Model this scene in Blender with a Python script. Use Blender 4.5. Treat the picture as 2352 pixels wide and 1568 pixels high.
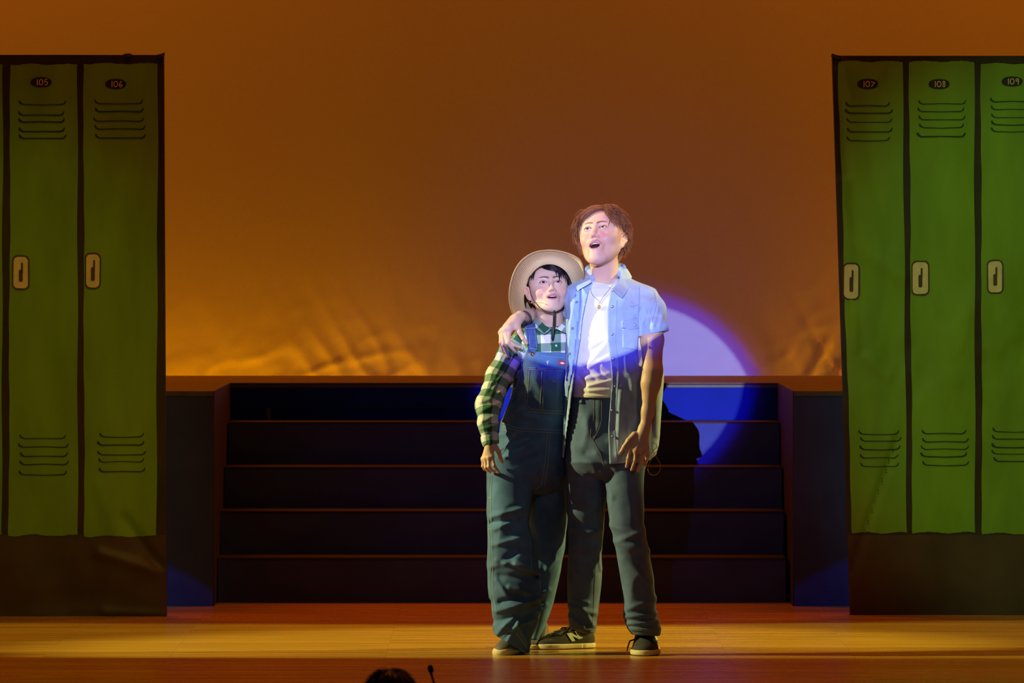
import bpy, bmesh, math, random
import numpy as np
from mathutils import Vector, Matrix
from mathutils.bvhtree import BVHTree

S = bpy.context.scene
for o in list(bpy.data.objects): bpy.data.objects.remove(o)
COL = S.collection
random.seed(7); RNG = np.random.RandomState(7)

# ------------------------------------------------------------------ camera
F = 13800.0; CX = 1176.0; YH = 546.0; H = 1.59      # focal length (px), centre column, horizon row, eye height above the stage
cam = bpy.data.cameras.new('camera'); co = bpy.data.objects.new('camera', cam); COL.objects.link(co)
cam.sensor_width = 36; cam.lens = F*36/2352; cam.clip_end = 200
cam.shift_y = -(784-YH)/2352.0
co.location = (0, 0, H); co.rotation_euler = (math.pi/2, 0, 0)
cam.dof.use_dof = True; cam.dof.focus_distance = 23.2; cam.dof.aperture_fstop = 11
S.camera = co
vs = S.view_settings
vs.view_transform = 'Standard'; vs.look = 'None'; vs.gamma = 1; vs.use_curve_mapping = False; vs.exposure = 0

# ------------------------------------------------------------------ world and lights
w = bpy.data.worlds.new('world'); S.world = w; w.use_nodes = True
w.node_tree.nodes['Background'].inputs[0].default_value = (.30, .33, .42, 1)
w.node_tree.nodes['Background'].inputs[1].default_value = .016

def aim(o, to):
    d = Vector(to)-o.location
    o.rotation_euler = d.to_track_quat('-Z', 'Y').to_euler()
def spot(name, loc, to, power, col, half, blend=.1, rad=.05):
    l = bpy.data.lights.new(name, 'SPOT'); l.energy = power; l.color = col
    l.spot_size = 2*half; l.spot_blend = blend; l.shadow_soft_size = rad
    o = bpy.data.objects.new(name, l); COL.objects.link(o); o.location = loc; aim(o, to); return o
def area(name, loc, to, power, col, sx, sy, spread=180):
    l = bpy.data.lights.new(name, 'AREA'); l.energy = power; l.color = col; l.shape = 'RECTANGLE'
    l.size = sx; l.size_y = sy; l.spread = math.radians(spread)
    o = bpy.data.objects.new(name, l); COL.objects.link(o); o.location = loc; aim(o, to); return o

# follow spot from the back of the house; its coloured rim is the lens fringe of the lamp
SD = Vector((.053, 1, -.142)); FC = Vector((.245, 23, 1.625)); FS = FC-SD*40
def fh(r): return math.atan(r/(40*SD.length))
spot('follow_spot', FS, FC, 60000, (.86, .92, .74), fh(.528), .045, .012)
spot('follow_spot_blue_fringe', FS, FC, 56000, (0, .05, 1), fh(.600), .22, .012)
spot('follow_spot_violet_fringe', FS, FC, 9000, (.42, 0, .80), fh(.655), .30, .012)
spot('follow_spot_spill', FS, FC, 1300, (.62, .50, .85), fh(1.6), 1, .05)
# amber side booms in both wings, shining across the stage between the added curtains
spot('boom_left', (-9, 22.9, 4.6), (0, 23.2, .6), 5600, (1, .92, .36), math.radians(10), .5, .04)
spot('boom_right', (9, 24.2, 4.6), (0, 23.4, .6), 5000, (1, .86, .22), math.radians(10), .5, .04)
# cyclorama wash from above and from a ground row behind the platform
area('cyc_top_left', (-3.6, 28.6, 5.4), (-3.0, 30, 2.6), 235, (1, .165, .0), 4.4, .3)
area('cyc_top_right', (3.6, 28.6, 5.4), (3.0, 30, 2.6), 235, (1, .165, .0), 4.4, .3)
area('ground_row_left', (-2.2, 29.5, .42), (-2.2, 29.9, 1.5), 58, (1, .24, .0), 4.0, .12)
area('ground_row_right', (2.9, 29.5, .42), (2.9, 29.9, 1.5), 46, (1, .24, .0), 2.6, .12)
# added low-level fills for the flats and people, then blue and red lamps
spot('left_flat_fill', (-.4, 17, 6.2), (-2.45, 25.3, .70), 300, (.95, 1, .15), math.radians(8), .6, .1)
spot('right_flat_fill', (.4, 17, 6.2), (2.5, 25.3, 1.15), 820, (.36, 1, .35), math.radians(8), .6, .1)
spot('front_fill', (-.6, 13, 6.5), (.15, 23, .55), 170, (.62, 1, .80), math.radians(4.6), .9, .1)  # fill added to lift the lower bodies below the follow spot
spot('blue_low_left', (-2.3, 25.55, .62), (-1.50, 25.94, .02), 9, (0, .22, 1), math.radians(8), .1, .02)
spot('blue_low_right', (2.3, 25.55, .62), (1.42, 25.94, .02), 9, (0, .22, 1), math.radians(8), .1, .02)
area('red_top_light', (0, 23.4, 6.5), (0, 22.0, 0), 74, (1, .22, .0), 7, .6, 110)

# ------------------------------------------------------------------ helpers
def W(px, py, Y=23.0): return np.array([(px-CX)*Y/F, Y, H-(py-YH)*Y/F])
def tagp(o, label=None, cat=None, group=None, kind=None):
    if label: o['label'] = label
    if cat: o['category'] = cat
    if group: o['group'] = group
    if kind: o['kind'] = kind
    return o
def empty(name, loc=(0, 0, 0)):
    o = bpy.data.objects.new(name, None); COL.objects.link(o); o.location = loc; o.empty_display_size = .1; return o
def parent(o, p):
    if p is None: return o
    o.parent = p
    m = Matrix.Identity(4); q = p
    M = Matrix.Translation(Vector((0, 0, 0)))
    def wm(x):
        L = Matrix.Translation(x.location)
        return (wm(x.parent) @ x.matrix_parent_inverse @ L) if x.parent else L
    o.matrix_parent_inverse = wm(p).inverted()
    return o
def mesh(name, V, Fc, mats, par=None, mi=None, smooth=True, col=None, uv=None):
    V = np.asarray(V, dtype=np.float32).reshape(-1, 3)
    me = bpy.data.meshes.new(name)
    if isinstance(Fc, np.ndarray):
        n = len(Fc); k = Fc.shape[1]
        me.vertices.add(len(V)); me.vertices.foreach_set('co', V.ravel())
        me.loops.add(n*k); me.loops.foreach_set('vertex_index', Fc.astype(np.int32).ravel())
        me.polygons.add(n); me.polygons.foreach_set('loop_start', np.arange(0, n*k, k, dtype=np.int32))
        me.update(calc_edges=True)
    else:
        me.from_pydata([tuple(map(float, v)) for v in V], [], Fc); me.update()
    me.validate()
    if not isinstance(mats, (list, tuple)): mats = [mats]
    for m in mats: me.materials.append(m)
    if mi is not None and len(mi) == len(me.polygons): me.polygons.foreach_set('material_index', np.asarray(mi, dtype=np.int32))
    me.polygons.foreach_set('use_smooth', np.full(len(me.polygons), smooth))
    if col is not None:
        a = me.color_attributes.new('Col', 'FLOAT_COLOR', 'POINT')
        c = np.ones((len(V), 4), np.float32); c[:, :3] = col; a.data.foreach_set('color', c.ravel())
    if uv is not None:
        a = me.attributes.new('pat', 'FLOAT_VECTOR', 'POINT')
        c = np.zeros((len(V), 3), np.float32); c[:, :2] = uv; a.data.foreach_set('vector', c.ravel())
    o = bpy.data.objects.new(name, me); COL.objects.link(o)
    return parent(o, par)

class MB:
    def __init__(s): s.v = []; s.f = []; s.m = []
    def add(s, V, Fs, m=0):
        b = len(s.v); s.v += [tuple(map(float, v)) for v in V]; s.f += [tuple(b+i for i in f) for f in Fs]; s.m += [m]*len(Fs); return s
    def box(s, c, d, m=0, R=None):
        x, y, z = d[0]/2, d[1]/2, d[2]/2
        V = [np.array(p, float) for p in ((-x,-y,-z),(x,-y,-z),(x,y,-z),(-x,y,-z),(-x,-y,z),(x,-y,z),(x,y,z),(-x,y,z))]
        if R is not None: V = [np.asarray(R)@v for v in V]
        return s.add([v+np.array(c) for v in V], [(0,3,2,1),(4,5,6,7),(0,1,5,4),(1,2,6,5),(2,3,7,6),(3,0,4,7)], m)
    def tube(s, P, r, m=0, n=6, flat=None, cap=True, closed=False):
        P = [np.asarray(p, float) for p in P]; N = len(P)
        rr = r if hasattr(r, '__len__') else [r]*N
        V = []; prev = None
        for i in range(N):
            if closed: t = P[(i+1) % N]-P[i-1]
            else: t = P[min(i+1, N-1)]-P[max(i-1, 0)]
            L = np.linalg.norm(t); t = t/L if L > 1e-9 else np.array([0, 0, 1.])
            if flat is not None: a = np.asarray(flat, float)
            elif prev is not None: a = prev
            else: a = np.array([0, -1., 0]) if abs(t[1]) < .9 else np.array([1., 0, 0])
            a = a-t*np.dot(a, t); a /= (np.linalg.norm(a)+1e-12); prev = a
            b = np.cross(t, a)
            for k in range(n):
                th = 2*math.pi*k/n
                if flat is not None: V.append(P[i]+rr[i]*(b*math.cos(th)+a*.35*math.sin(th)))
                else: V.append(P[i]+rr[i]*(b*math.cos(th)+a*math.sin(th)))
        Fs = []
        for i in range(N if closed else N-1):
            for k in range(n):
                j = (i+1) % N
                Fs.append((i*n+k, i*n+(k+1) % n, j*n+(k+1) % n, j*n+k))
        if cap and not closed:
            Fs.append(tuple(range(n-1, -1, -1))); Fs.append(tuple((N-1)*n+k for k in range(n)))
        return s.add(V, Fs, m)
    def ball(s, c, r, m=0, nu=12, nv=8, R=None):
        r = np.array(r if hasattr(r, '__len__') else (r, r, r), float); V = []; Fs = []
        for j in range(nv+1):
            ph = math.pi*j/nv
            for i in range(nu):
                th = 2*math.pi*i/nu
                v = np.array([math.sin(ph)*math.cos(th), math.sin(ph)*math.sin(th), math.cos(ph)])*r
                if R is not None: v = np.asarray(R)@v
                V.append(v+np.array(c))
        for j in range(nv):
            for i in range(nu):
                Fs.append((j*nu+i, (j+1)*nu+i, (j+1)*nu+(i+1) % nu, j*nu+(i+1) % nu))
        return s.add(V, Fs, m)
    def disc(s, c, n, r, h, m=0, k=20):
        n = np.asarray(n, float); n /= np.linalg.norm(n)
        return s.tube([np.array(c, float)-n*h/2, np.array(c, float)-n*h/2+n*h*.5, np.array(c, float)+n*h/2], [r, r, r*.9], m, k)
    def ring(s, c, n, R, r, m=0, k=24):
        n = np.asarray(n, float); n /= np.linalg.norm(n)
        a = np.cross(n, (0, 0, 1.)) if abs(n[2]) < .9 else np.cross(n, (1., 0, 0)); a /= np.linalg.norm(a); b = np.cross(n, a)
        return s.tube([np.array(c)+R*(a*math.cos(2*math.pi*i/k)+b*math.sin(2*math.pi*i/k)) for i in range(k)], r, m, 6, closed=True)
    def build(s, name, mats, par=None, smooth=True):
        return mesh(name, s.v, s.f, mats, par, s.m, smooth)

# ---- materials
def node(nt, t, **k):
    n = nt.nodes.new(t)
    for a, b in k.items(): setattr(n, a, b)
    return n
def mat(name, col, rough=.7, metal=0, attr=None, bump=0, bscale=200, sheen=0, spec=.5, var=0, vscale=8, stretch=None, subs=0):
    m = bpy.data.materials.new(name); m.use_nodes = True; nt = m.node_tree; b = nt.nodes['Principled BSDF']
    b.inputs['Roughness'].default_value = rough; b.inputs['Metallic'].default_value = metal
    b.inputs['Specular IOR Level'].default_value = spec
    b.inputs['Base Color'].default_value = (*col, 1)
    if sheen: b.inputs['Sheen Weight'].default_value = sheen
    src = None
    if attr:
        a = node(nt, 'ShaderNodeAttribute', attribute_name=attr); src = a.outputs['Color']
    tc = node(nt, 'ShaderNodeTexCoord'); vec = tc.outputs['Object']
    if stretch:
        mp = node(nt, 'ShaderNodeMapping'); mp.inputs['Scale'].default_value = stretch
        nt.links.new(vec, mp.inputs['Vector']); vec = mp.outputs[0]
    if var:
        n = node(nt, 'ShaderNodeTexNoise'); n.inputs['Scale'].default_value = vscale; n.inputs['Detail'].default_value = 6
        nt.links.new(vec, n.inputs['Vector'])
        mr = node(nt, 'ShaderNodeMapRange'); mr.inputs['From Min'].default_value = .3; mr.inputs['From Max'].default_value = .7
        mr.inputs['To Min'].default_value = 1-var; mr.inputs['To Max'].default_value = 1+var
        nt.links.new(n.outputs['Fac'], mr.inputs['Value'])
        mx = node(nt, 'ShaderNodeVectorMath', operation='SCALE')
        if src: nt.links.new(src, mx.inputs[0])
        else: mx.inputs[0].default_value = col
        nt.links.new(mr.outputs[0], mx.inputs['Scale']); src = mx.outputs[0]
    if src: nt.links.new(src, b.inputs['Base Color'])
    if bump:
        n = node(nt, 'ShaderNodeTexNoise'); n.inputs['Scale'].default_value = bscale; n.inputs['Detail'].default_value = 3
        nt.links.new(vec, n.inputs['Vector'])
        bp = node(nt, 'ShaderNodeBump'); bp.inputs['Strength'].default_value = 1; bp.inputs['Distance'].default_value = bump
        nt.links.new(n.outputs['Fac'], bp.inputs['Height']); nt.links.new(bp.outputs[0], b.inputs['Normal'])
    if subs:
        b.inputs['Subsurface Weight'].default_value = subs; b.inputs['Subsurface Radius'].default_value = (.012, .005, .003)
        b.inputs['Subsurface Scale'].default_value = .5
    return m
M = {}
M['skin'] = mat('skin', (.7, .5, .4), .5, attr='Col', spec=.4, subs=.12)
M['hair_brown'] = mat('brown_hair', (.27, .10, .048), .38, bump=.0006, bscale=500)
M['hair_black'] = mat('black_hair', (.012, .009, .012), .35)
M['shirt'] = mat('light_denim', (.30, .45, .74), .8, attr='Col', bump=.0006, bscale=900, sheen=.1, var=.10, vscale=30)
M['shirt_seam'] = mat('denim_seam', (.13, .22, .45), .8)
M['shirt_edge'] = mat('denim_facing', (.17, .30, .66), .8, bump=.0004, bscale=900, var=.1, vscale=40)
M['tee'] = mat('white_cotton', (.80, .80, .80), .85, bump=.0003, bscale=900)
M['tee_seam'] = mat('cotton_seam', (.62, .62, .62), .85)
M['jeans'] = mat('blue_grey_jeans', (.10, .135, .18), .85, attr='Col', bump=.0008, bscale=900, var=.18, vscale=25)
M['overall'] = mat('indigo_overall_denim', (.05, .09, .14), .85, attr='Col', bump=.0008, bscale=900, var=.2, vscale=25)
M['strap'] = mat('overall_strap_denim', (.05, .10, .30), .85, bump=.0005, bscale=900, var=.2, vscale=60)
M['thread'] = mat('pale_stitching', (.34, .38, .33), .8)
M['thread_tan'] = mat('tan_stitching', (.24, .20, .10), .8)
M['copper'] = mat('copper_button', (.28, .09, .05), .4, 1)
M['snap'] = mat('pearl_snap', (.60, .66, .78), .25, .3)
M['snap_rim'] = mat('snap_rim', (.10, .14, .26), .35, .8)
M['button'] = mat('shirt_button', (.55, .65, .62), .35)
M['black_cord'] = mat('black_cord', (.008, .007, .01), .5)
M['black_strap'] = mat('black_strap', (.012, .011, .014), .45, bump=.0008, bscale=300)
M['gold'] = mat('gold', (.85, .6, .2), .25, 1)
M['silver'] = mat('silver_chain', (.55, .5, .42), .3, 1)
M['eye'] = mat('eye', (.8, .8, .8), .12, attr='Col', spec=.6)
M['tooth'] = mat('tooth', (.80, .80, .78), .25)
M['tongue'] = mat('tongue', (.42, .13, .14), .35)
M['red'] = mat('red_label', (.55, .02, .03), .7)
M['cream'] = mat('cream_thread', (.75, .72, .62), .7)
M['suede'] = mat('dark_suede', (.030, .027, .024), .9, bump=.0006, bscale=700, var=.2, vscale=60)
M['shoe_black'] = mat('black_shoe', (.016, .013, .012), .75, bump=.0005, bscale=600)
M['sole'] = mat('cream_sole', (.55, .47, .25), .6)
M['shoe_grey'] = mat('grey_mesh_shoe', (.10, .09, .08), .7, bump=.0006, bscale=700)
M['shoe_green'] = mat('green_shoe_panel', (.03, .25, .12), .5)
M['logo'] = mat('pale_green_logo', (.42, .48, .32), .7)
M['lace'] = mat('black_lace', (.01, .009, .009), .8)
M['wire'] = mat('tan_wire', (.55, .36, .14), .5)
M['mic_beige'] = mat('beige_mic', (.45, .30, .2), .5)
M['cloth_black'] = mat('black_cloth', (.012, .012, .012), .9)
M['mic_black'] = mat('black_microphone', (.01, .01, .01), .5)

# ---- noise
_P = RNG.permutation(256); _P = np.concatenate([_P, _P]); _G = RNG.rand(256).astype(np.float32)*2-1
def vnoise(x, y, z):
    xi = np.floor(x).astype(int); yi = np.floor(y).astype(int); zi = np.floor(z).astype(int)
    xf = x-xi; yf = y-yi; zf = z-zi
    u = xf*xf*(3-2*xf); v = yf*yf*(3-2*yf); w_ = zf*zf*(3-2*zf)
    def g(a, b, c): return _G[_P[(_P[(_P[a & 255]+b) & 255]+c) & 255]]
    r = 0
    for dx in (0, 1):
        for dy in (0, 1):
            for dz in (0, 1):
                r = r+(u if dx else 1-u)*(v if dy else 1-v)*(w_ if dz else 1-w_)*g(xi+dx, yi+dy, zi+dz)
    return r

# ------------------------------------------------------------------ signed distance modelling
def smin(a, b, k):
    if k <= 0: return np.minimum(a, b)
    h = np.maximum(k-np.abs(a-b), 0)/k
    return np.minimum(a, b)-h*h*k*.25
def smax(a, b, k): return -smin(-a, -b, k)
class Rc:                                       # tapered limb segment; flat=(normal, ratio) squashes it
    def __init__(s, a, b, ra, rb=None, flat=None):
        s.a = np.array(a, float); s.b = np.array(b, float); s.ra = ra; s.rb = ra if rb is None else rb; s.flat = flat
        r = max(s.ra, s.rb)*(max(1, flat[1]) if flat else 1)
        s.lo = np.minimum(s.a, s.b)-r; s.hi = np.maximum(s.a, s.b)+r
    def d(s, X, Y, Z):
        ba = s.b-s.a; q = float(ba@ba)+1e-12
        px, py, pz = X-s.a[0], Y-s.a[1], Z-s.a[2]
        t = np.clip((px*ba[0]+py*ba[1]+pz*ba[2])/q, 0, 1)
        qx, qy, qz = px-t*ba[0], py-t*ba[1], pz-t*ba[2]
        if s.flat:
            n, k = s.flat; c = (qx*n[0]+qy*n[1]+qz*n[2])*(1/k-1)
            qx, qy, qz = qx+c*n[0], qy+c*n[1], qz+c*n[2]
        d = np.sqrt(qx*qx+qy*qy+qz*qz)-(s.ra+(s.rb-s.ra)*t)
        return d
class El:
    def __init__(s, c, r, R=None):
        s.c = np.array(c, float); s.r = np.array(r, float); s.R = np.eye(3) if R is None else np.array(R, float)
        e = np.sqrt(((s.R*s.r)**2).sum(1)); s.lo = s.c-e; s.hi = s.c+e
    def d(s, X, Y, Z):
        px, py, pz = X-s.c[0], Y-s.c[1], Z-s.c[2]; R = s.R
        a = (px*R[0, 0]+py*R[1, 0]+pz*R[2, 0]); b = (px*R[0, 1]+py*R[1, 1]+pz*R[2, 1]); c = (px*R[0, 2]+py*R[1, 2]+pz*R[2, 2])
        k0 = np.sqrt((a/s.r[0])**2+(b/s.r[1])**2+(c/s.r[2])**2)
        k1 = np.sqrt((a/s.r[0]**2)**2+(b/s.r[1]**2)**2+(c/s.r[2]**2)**2)+1e-9
        return np.where(k0 < .3, -s.r.min()*(1-k0), k0*(k0-1)/k1)
class Bx:
    def __init__(s, c, h, rad=0, R=None):
        s.c = np.array(c, float); s.h = np.array(h, float)-rad; s.rad = rad; s.R = np.eye(3) if R is None else np.array(R, float)
        e = (np.abs(s.R)*(s.h+rad)).sum(1); s.lo = s.c-e; s.hi = s.c+e
    def d(s, X, Y, Z):
        px, py, pz = X-s.c[0], Y-s.c[1], Z-s.c[2]; R = s.R
        a = np.abs(px*R[0, 0]+py*R[1, 0]+pz*R[2, 0])-s.h[0]; b = np.abs(px*R[0, 1]+py*R[1, 1]+pz*R[2, 1])-s.h[1]
        c = np.abs(px*R[0, 2]+py*R[1, 2]+pz*R[2, 2])-s.h[2]
        o = np.sqrt(np.maximum(a, 0)**2+np.maximum(b, 0)**2+np.maximum(c, 0)**2)
        return o+np.minimum(np.maximum(a, np.maximum(b, c)), 0)-s.rad
class Loft:                                     # rows: (py, pxL, pxR, Yc, halfdepth)
    def __init__(s, rows, n=2.3, shell=0, grow=0, endtop=True, endbot=True):
        L = []
        for py, l, r, Y, hd in rows:
            a = W(l, py, Y); b = W(r, py, Y); L.append((a[2], (a[0]+b[0])/2, Y, (b[0]-a[0])/2+grow, hd+grow))
        L.sort(); s.t = np.array(L); s.n = n; s.shell = shell; s.et = endtop; s.eb = endbot
        m = s.t
        s.lo = np.array([(m[:, 1]-m[:, 3]).min(), (m[:, 2]-m[:, 4]).min(), m[0, 0]])
        s.hi = np.array([(m[:, 1]+m[:, 3]).max(), (m[:, 2]+m[:, 4]).max(), m[-1, 0]])
    def at(s, z): return [np.interp(z, s.t[:, 0], s.t[:, i]) for i in (1, 2, 3, 4)]
    def d(s, X, Y, Z):
        # smooth interpolation over z
        cx, cy, a, b = s.at(Z)
        n = s.n
        dx = np.abs((X-cx)/a); dy = np.abs((Y-cy)/b)
        rho = (dx**n+dy**n)**(1/n)
        m = np.minimum(a, b)
        gx = (dx/(rho+1e-6))**(n-1)/a; gy = (dy/(rho+1e-6))**(n-1)/b
        g = np.sqrt(gx*gx+gy*gy)+1e-6
        d = np.where(rho > .35, (rho-1)/g, -.65*m)
        if s.shell: d = np.maximum(d, -(d+s.shell))
        if s.et: d = np.maximum(d, Z-s.t[-1, 0])
        if s.eb: d = np.maximum(d, s.t[0, 0]-Z)
        return d
class Poly:                                     # prism along Y with an outline in photo columns and rows, kept to Y in (y0,y1)
    def __init__(s, pts, Y=23.0, y0=22, y1=24, scale=1):
        P = np.array([W(a, b, Y)[[0, 2]] for a, b in pts]); s.P = P; s.y0 = y0; s.y1 = y1
        s.lo = np.array([P[:, 0].min(), y0, P[:, 1].min()]); s.hi = np.array([P[:, 0].max(), y1, P[:, 1].max()])
    def d(s, X, Y, Z):
        x = X[:, :1, :] if X.shape[1] > 1 else X; z = Z
        x, z = np.broadcast_arrays(x, z)
        d = np.full(x.shape, 1e9); sg = np.ones(x.shape); P = s.P; N = len(P)
        for i in range(N):
            a = P[i]; b = P[i-1]; e = b-a; wx = x-a[0]; wz = z-a[1]
            t = np.clip((wx*e[0]+wz*e[1])/(e@e+1e-12), 0, 1)
            d = np.minimum(d, (wx-e[0]*t)**2+(wz-e[1]*t)**2)
            c1 = z >= a[1]; c2 = z < b[1]; c3 = e[0]*wz > e[1]*wx
            al = (c1 & c2 & c3) | (~c1 & ~c2 & ~c3); sg = np.where(al, -sg, sg)
        d = sg*np.sqrt(d)
        return np.maximum(d, np.maximum(s.y0-Y, Y-s.y1))+0*X
class Field:
    def __init__(s): s.ops = []; s.post = []
    def u(s, p, k=.01): s.ops.append(('u', p, k)); return s
    def sub(s, p, k=.004): s.ops.append(('s', p, k)); return s
    def inter(s, p, k=0): s.ops.append(('i', p, k)); return s
    def chain(s, P, R, k=.01, flat=None):
        for i in range(len(P)-1): s.u(Rc(P[i], P[i+1], R[i], R[i+1], flat), k)
        return s
    def bounds(s):
        lo = np.min([p.lo for o, p, k in s.ops if o == 'u'], 0); hi = np.max([p.hi for o, p, k in s.ops if o == 'u'], 0)
        return lo-.02, hi+.02
    def grid(s, lo, hi, h):
        ax = [np.arange(lo[i], hi[i]+h, h, dtype=np.float32) for i in range(3)]
        G = np.full([len(a) for a in ax], 1.0, np.float32)
        for o, p, k in s.ops:
            m = max(k, .036)+h*3+.004; sl = []
            ok = True
            for i in range(3):
                i0 = np.searchsorted(ax[i], p.lo[i]-m); i1 = np.searchsorted(ax[i], p.hi[i]+m)
                if o == 'i': i0, i1 = 0, len(ax[i])
                if i1 <= i0: ok = False
                sl.append(slice(i0, i1))
            if not ok: continue
            sl = tuple(sl)
            X = ax[0][sl[0]][:, None, None]; Y = ax[1][sl[1]][None, :, None]; Z = ax[2][sl[2]][None, None, :]
            D = p.d(X, Y, Z).astype(np.float32)
            if o == 'u': G[sl] = smin(G[sl], D, k)
            elif o == 's': G[sl] = smax(G[sl], -D, k)
            else: G[sl] = smax(G[sl], D, k)
        if s.post:
            I = np.where(np.abs(G) < .03)
            X = ax[0][I[0]]; Y = ax[1][I[1]]; Z = ax[2][I[2]]; g = G[I]
            for f in s.post: g = g+f(X, Y, Z)
            G[I] = g
        return G, ax
def field_at(f, P):
    X = P[:, 0][:, None, None]; Y = P[:, 1][:, None, None]; Z = P[:, 2][:, None, None]; G = np.full((len(P), 1, 1), 1.0)
    for o, p, k in f.ops:
        D = p.d(X, Y, Z); G = smin(G, D, k) if o == 'u' else (smax(G, -D, k) if o == 's' else smax(G, D, k))
    return G[:, 0, 0]
def folds(strokes, Y=23.0, front=None):         # (x0,y0,x1,y1,width_px,amp_mm): long soft creases in the cloth
    S_ = [(W(a, b, Y)[[0, 2]], W(c, d, Y)[[0, 2]], w_*Y/F, am/1000) for a, b, c, d, w_, am in strokes]
    def f(X, Yy, Z):
        r = np.zeros_like(X)
        for a, b, w_, am in S_:
            e = b-a; wx = X-a[0]; wz = Z-a[1]; t = np.clip((wx*e[0]+wz*e[1])/(e@e+1e-12), 0, 1)
            d2 = (wx-e[0]*t)**2+(wz-e[1]*t)**2
            r = r-am*np.exp(-d2/(w_*w_))
        if front is not None: r = r*(Yy < front)
        return r
    return f
def crumple(sx, sy, sz, amp, seed=0, ridge=True):
    def f(X, Y, Z):
        n = vnoise(X*sx+seed, Y*sy+seed*1.7, Z*sz+seed*.3)
        if ridge: n = 1-2*np.abs(n)*1.6
        return -amp*n
    return f
def nets(G, ax):
    s = G < 0
    c = np.zeros(tuple(n-1 for n in G.shape), np.uint8)
    for dx in (0, 1):
        for dy in (0, 1):
            for dz in (0, 1):
                c += s[dx:G.shape[0]-1+dx, dy:G.shape[1]-1+dy, dz:G.shape[2]-1+dz]
    act = (c > 0) & (c < 8); A = np.argwhere(act); idx = np.full(c.shape, -1, np.int64); idx[act] = np.arange(len(A))
    cor = {}
    for dx in (0, 1):
        for dy in (0, 1):
            for dz in (0, 1): cor[dx, dy, dz] = G[A[:, 0]+dx, A[:, 1]+dy, A[:, 2]+dz]
    P = np.zeros((len(A), 3)); n = np.zeros(len(A))
    ks = list(cor)
    for a in ks:
        for ax_ in range(3):
            if a[ax_] == 0:
                b = list(a); b[ax_] = 1; b = tuple(b)
                va, vb = cor[a], cor[b]; m = (va < 0) != (vb < 0)
                t = np.where(m, va/(va-vb+1e-20), 0)
                q = np.tile(np.array(a, float), (len(A), 1)); q[:, ax_] = t
                P += q*m[:, None]; n += m
    P = P/np.maximum(n, 1)[:, None]+A
    V = np.stack([np.interp(P[:, i], np.arange(len(ax[i])), ax[i]) for i in range(3)], 1)
    Q = []
    for a in range(3):
        b, c_ = [(1, 2), (2, 0), (0, 1)][a]
        sl0 = [slice(None)]*3; sl1 = [slice(None)]*3
        sl0[a] = slice(0, -1); sl1[a] = slice(1, None)
        ch = s[tuple(sl0)] != s[tuple(sl1)]
        E = np.argwhere(ch); E = E[(E[:, b] > 0) & (E[:, c_] > 0) & (E[:, b] < G.shape[b]-1) & (E[:, c_] < G.shape[c_]-1)]
        def cell(db, dc):
            T = E.copy(); T[:, b] += db; T[:, c_] += dc; return idx[T[:, 0], T[:, 1], T[:, 2]]
        q = np.stack([cell(-1, -1), cell(0, -1), cell(0, 0), cell(-1, 0)], 1)
        ins = s[E[:, 0], E[:, 1], E[:, 2]]
        q[~ins] = q[~ins][:, ::-1]
        Q.append(q)
    Q = np.concatenate(Q); Q = Q[(Q >= 0).all(1)]
    return V, Q
def smooth(V, Q, it=1, lam=.5):
    e = np.concatenate([Q[:, [0, 1]], Q[:, [1, 2]], Q[:, [2, 3]], Q[:, [3, 0]]]); e = np.concatenate([e, e[:, ::-1]])
    cnt = np.maximum(np.bincount(e[:, 0], minlength=len(V)), 1)
    for _ in range(it):
        for l in (lam, -lam*1.02) if it > 1 else (lam,):
            A = np.stack([np.bincount(e[:, 0], V[e[:, 1], i], minlength=len(V)) for i in range(3)], 1)/cnt[:, None]
            V = V+l*(A-V)
    return V
def sculpt(field, h, boxes=None, sm=2):
    """boxes: [(lo,hi,h)] fine regions of the same field; the rest of the body is extracted at h and joined to them."""
    Vs = []; Qs = []; n = 0; done = []
    lo, hi = field.bounds()
    for b in (boxes or [])+[(lo, hi, h)]:
        G, ax = field.grid(np.array(b[0], float), np.array(b[1], float), b[2])
        V, Q = nets(G, ax); V = smooth(V, Q, sm)
        C = V[Q].mean(1); keep = np.ones(len(Q), bool)
        for l2, h2 in done: keep &= ~((C > np.array(l2)+.004) & (C < np.array(h2)-.004)).all(1)
        Q = Q[keep]; Vs.append(V); Qs.append(Q+n); n += len(V); done.append((b[0], b[1]))
    V = np.concatenate(Vs); Q = np.concatenate(Qs)
    used = np.zeros(len(V), bool); used[Q.ravel()] = True; mp = np.cumsum(used)-1
    return V[used], mp[Q]
def bvh(*objs):
    V = []; Fs = []
    for o in objs:
        me = o.data; b = len(V); n = len(me.vertices); a = np.empty(n*3, np.float32); me.vertices.foreach_get('co', a)
        V += [tuple(x) for x in a.reshape(-1, 3)]
        Fs += [tuple(i+b for i in p.vertices) for p in me.polygons]
    return BVHTree.FromPolygons(V, Fs)
CAMP = Vector((0, 0, H))
def hit(tree, px, py, off=.002, Y=23.0):
    d = (Vector(W(px, py, 23))-CAMP).normalized()
    r = tree.ray_cast(CAMP+d*18, d)
    if r[0] is None: return None
    return np.array(r[0]+r[1]*off*(1 if r[1].dot(d) < 0 else -1)), np.array(r[1])
def drape(tree, pts, off=.002, step=4, closed=False, Yd=22.95):
    P = [np.array(p, float) for p in pts]; out = []
    if closed: P.append(P[0])
    for a, b in zip(P[:-1], P[1:]):
        n = max(1, int(np.linalg.norm(b-a)/step))
        for i in range(n):
            q = a+(b-a)*i/n; out.append(q)
    out.append(P[-1]); R = []; last = None
    for q in out:
        r = hit(tree, q[0], q[1], off)
        if r is None:
            if last is not None: R.append(W(q[0], q[1], last[1]))
            continue
        if last is not None and abs(r[0][1]-last[1]) > .05: continue
        R.append(r[0]); last = r[0]
    return R
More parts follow.
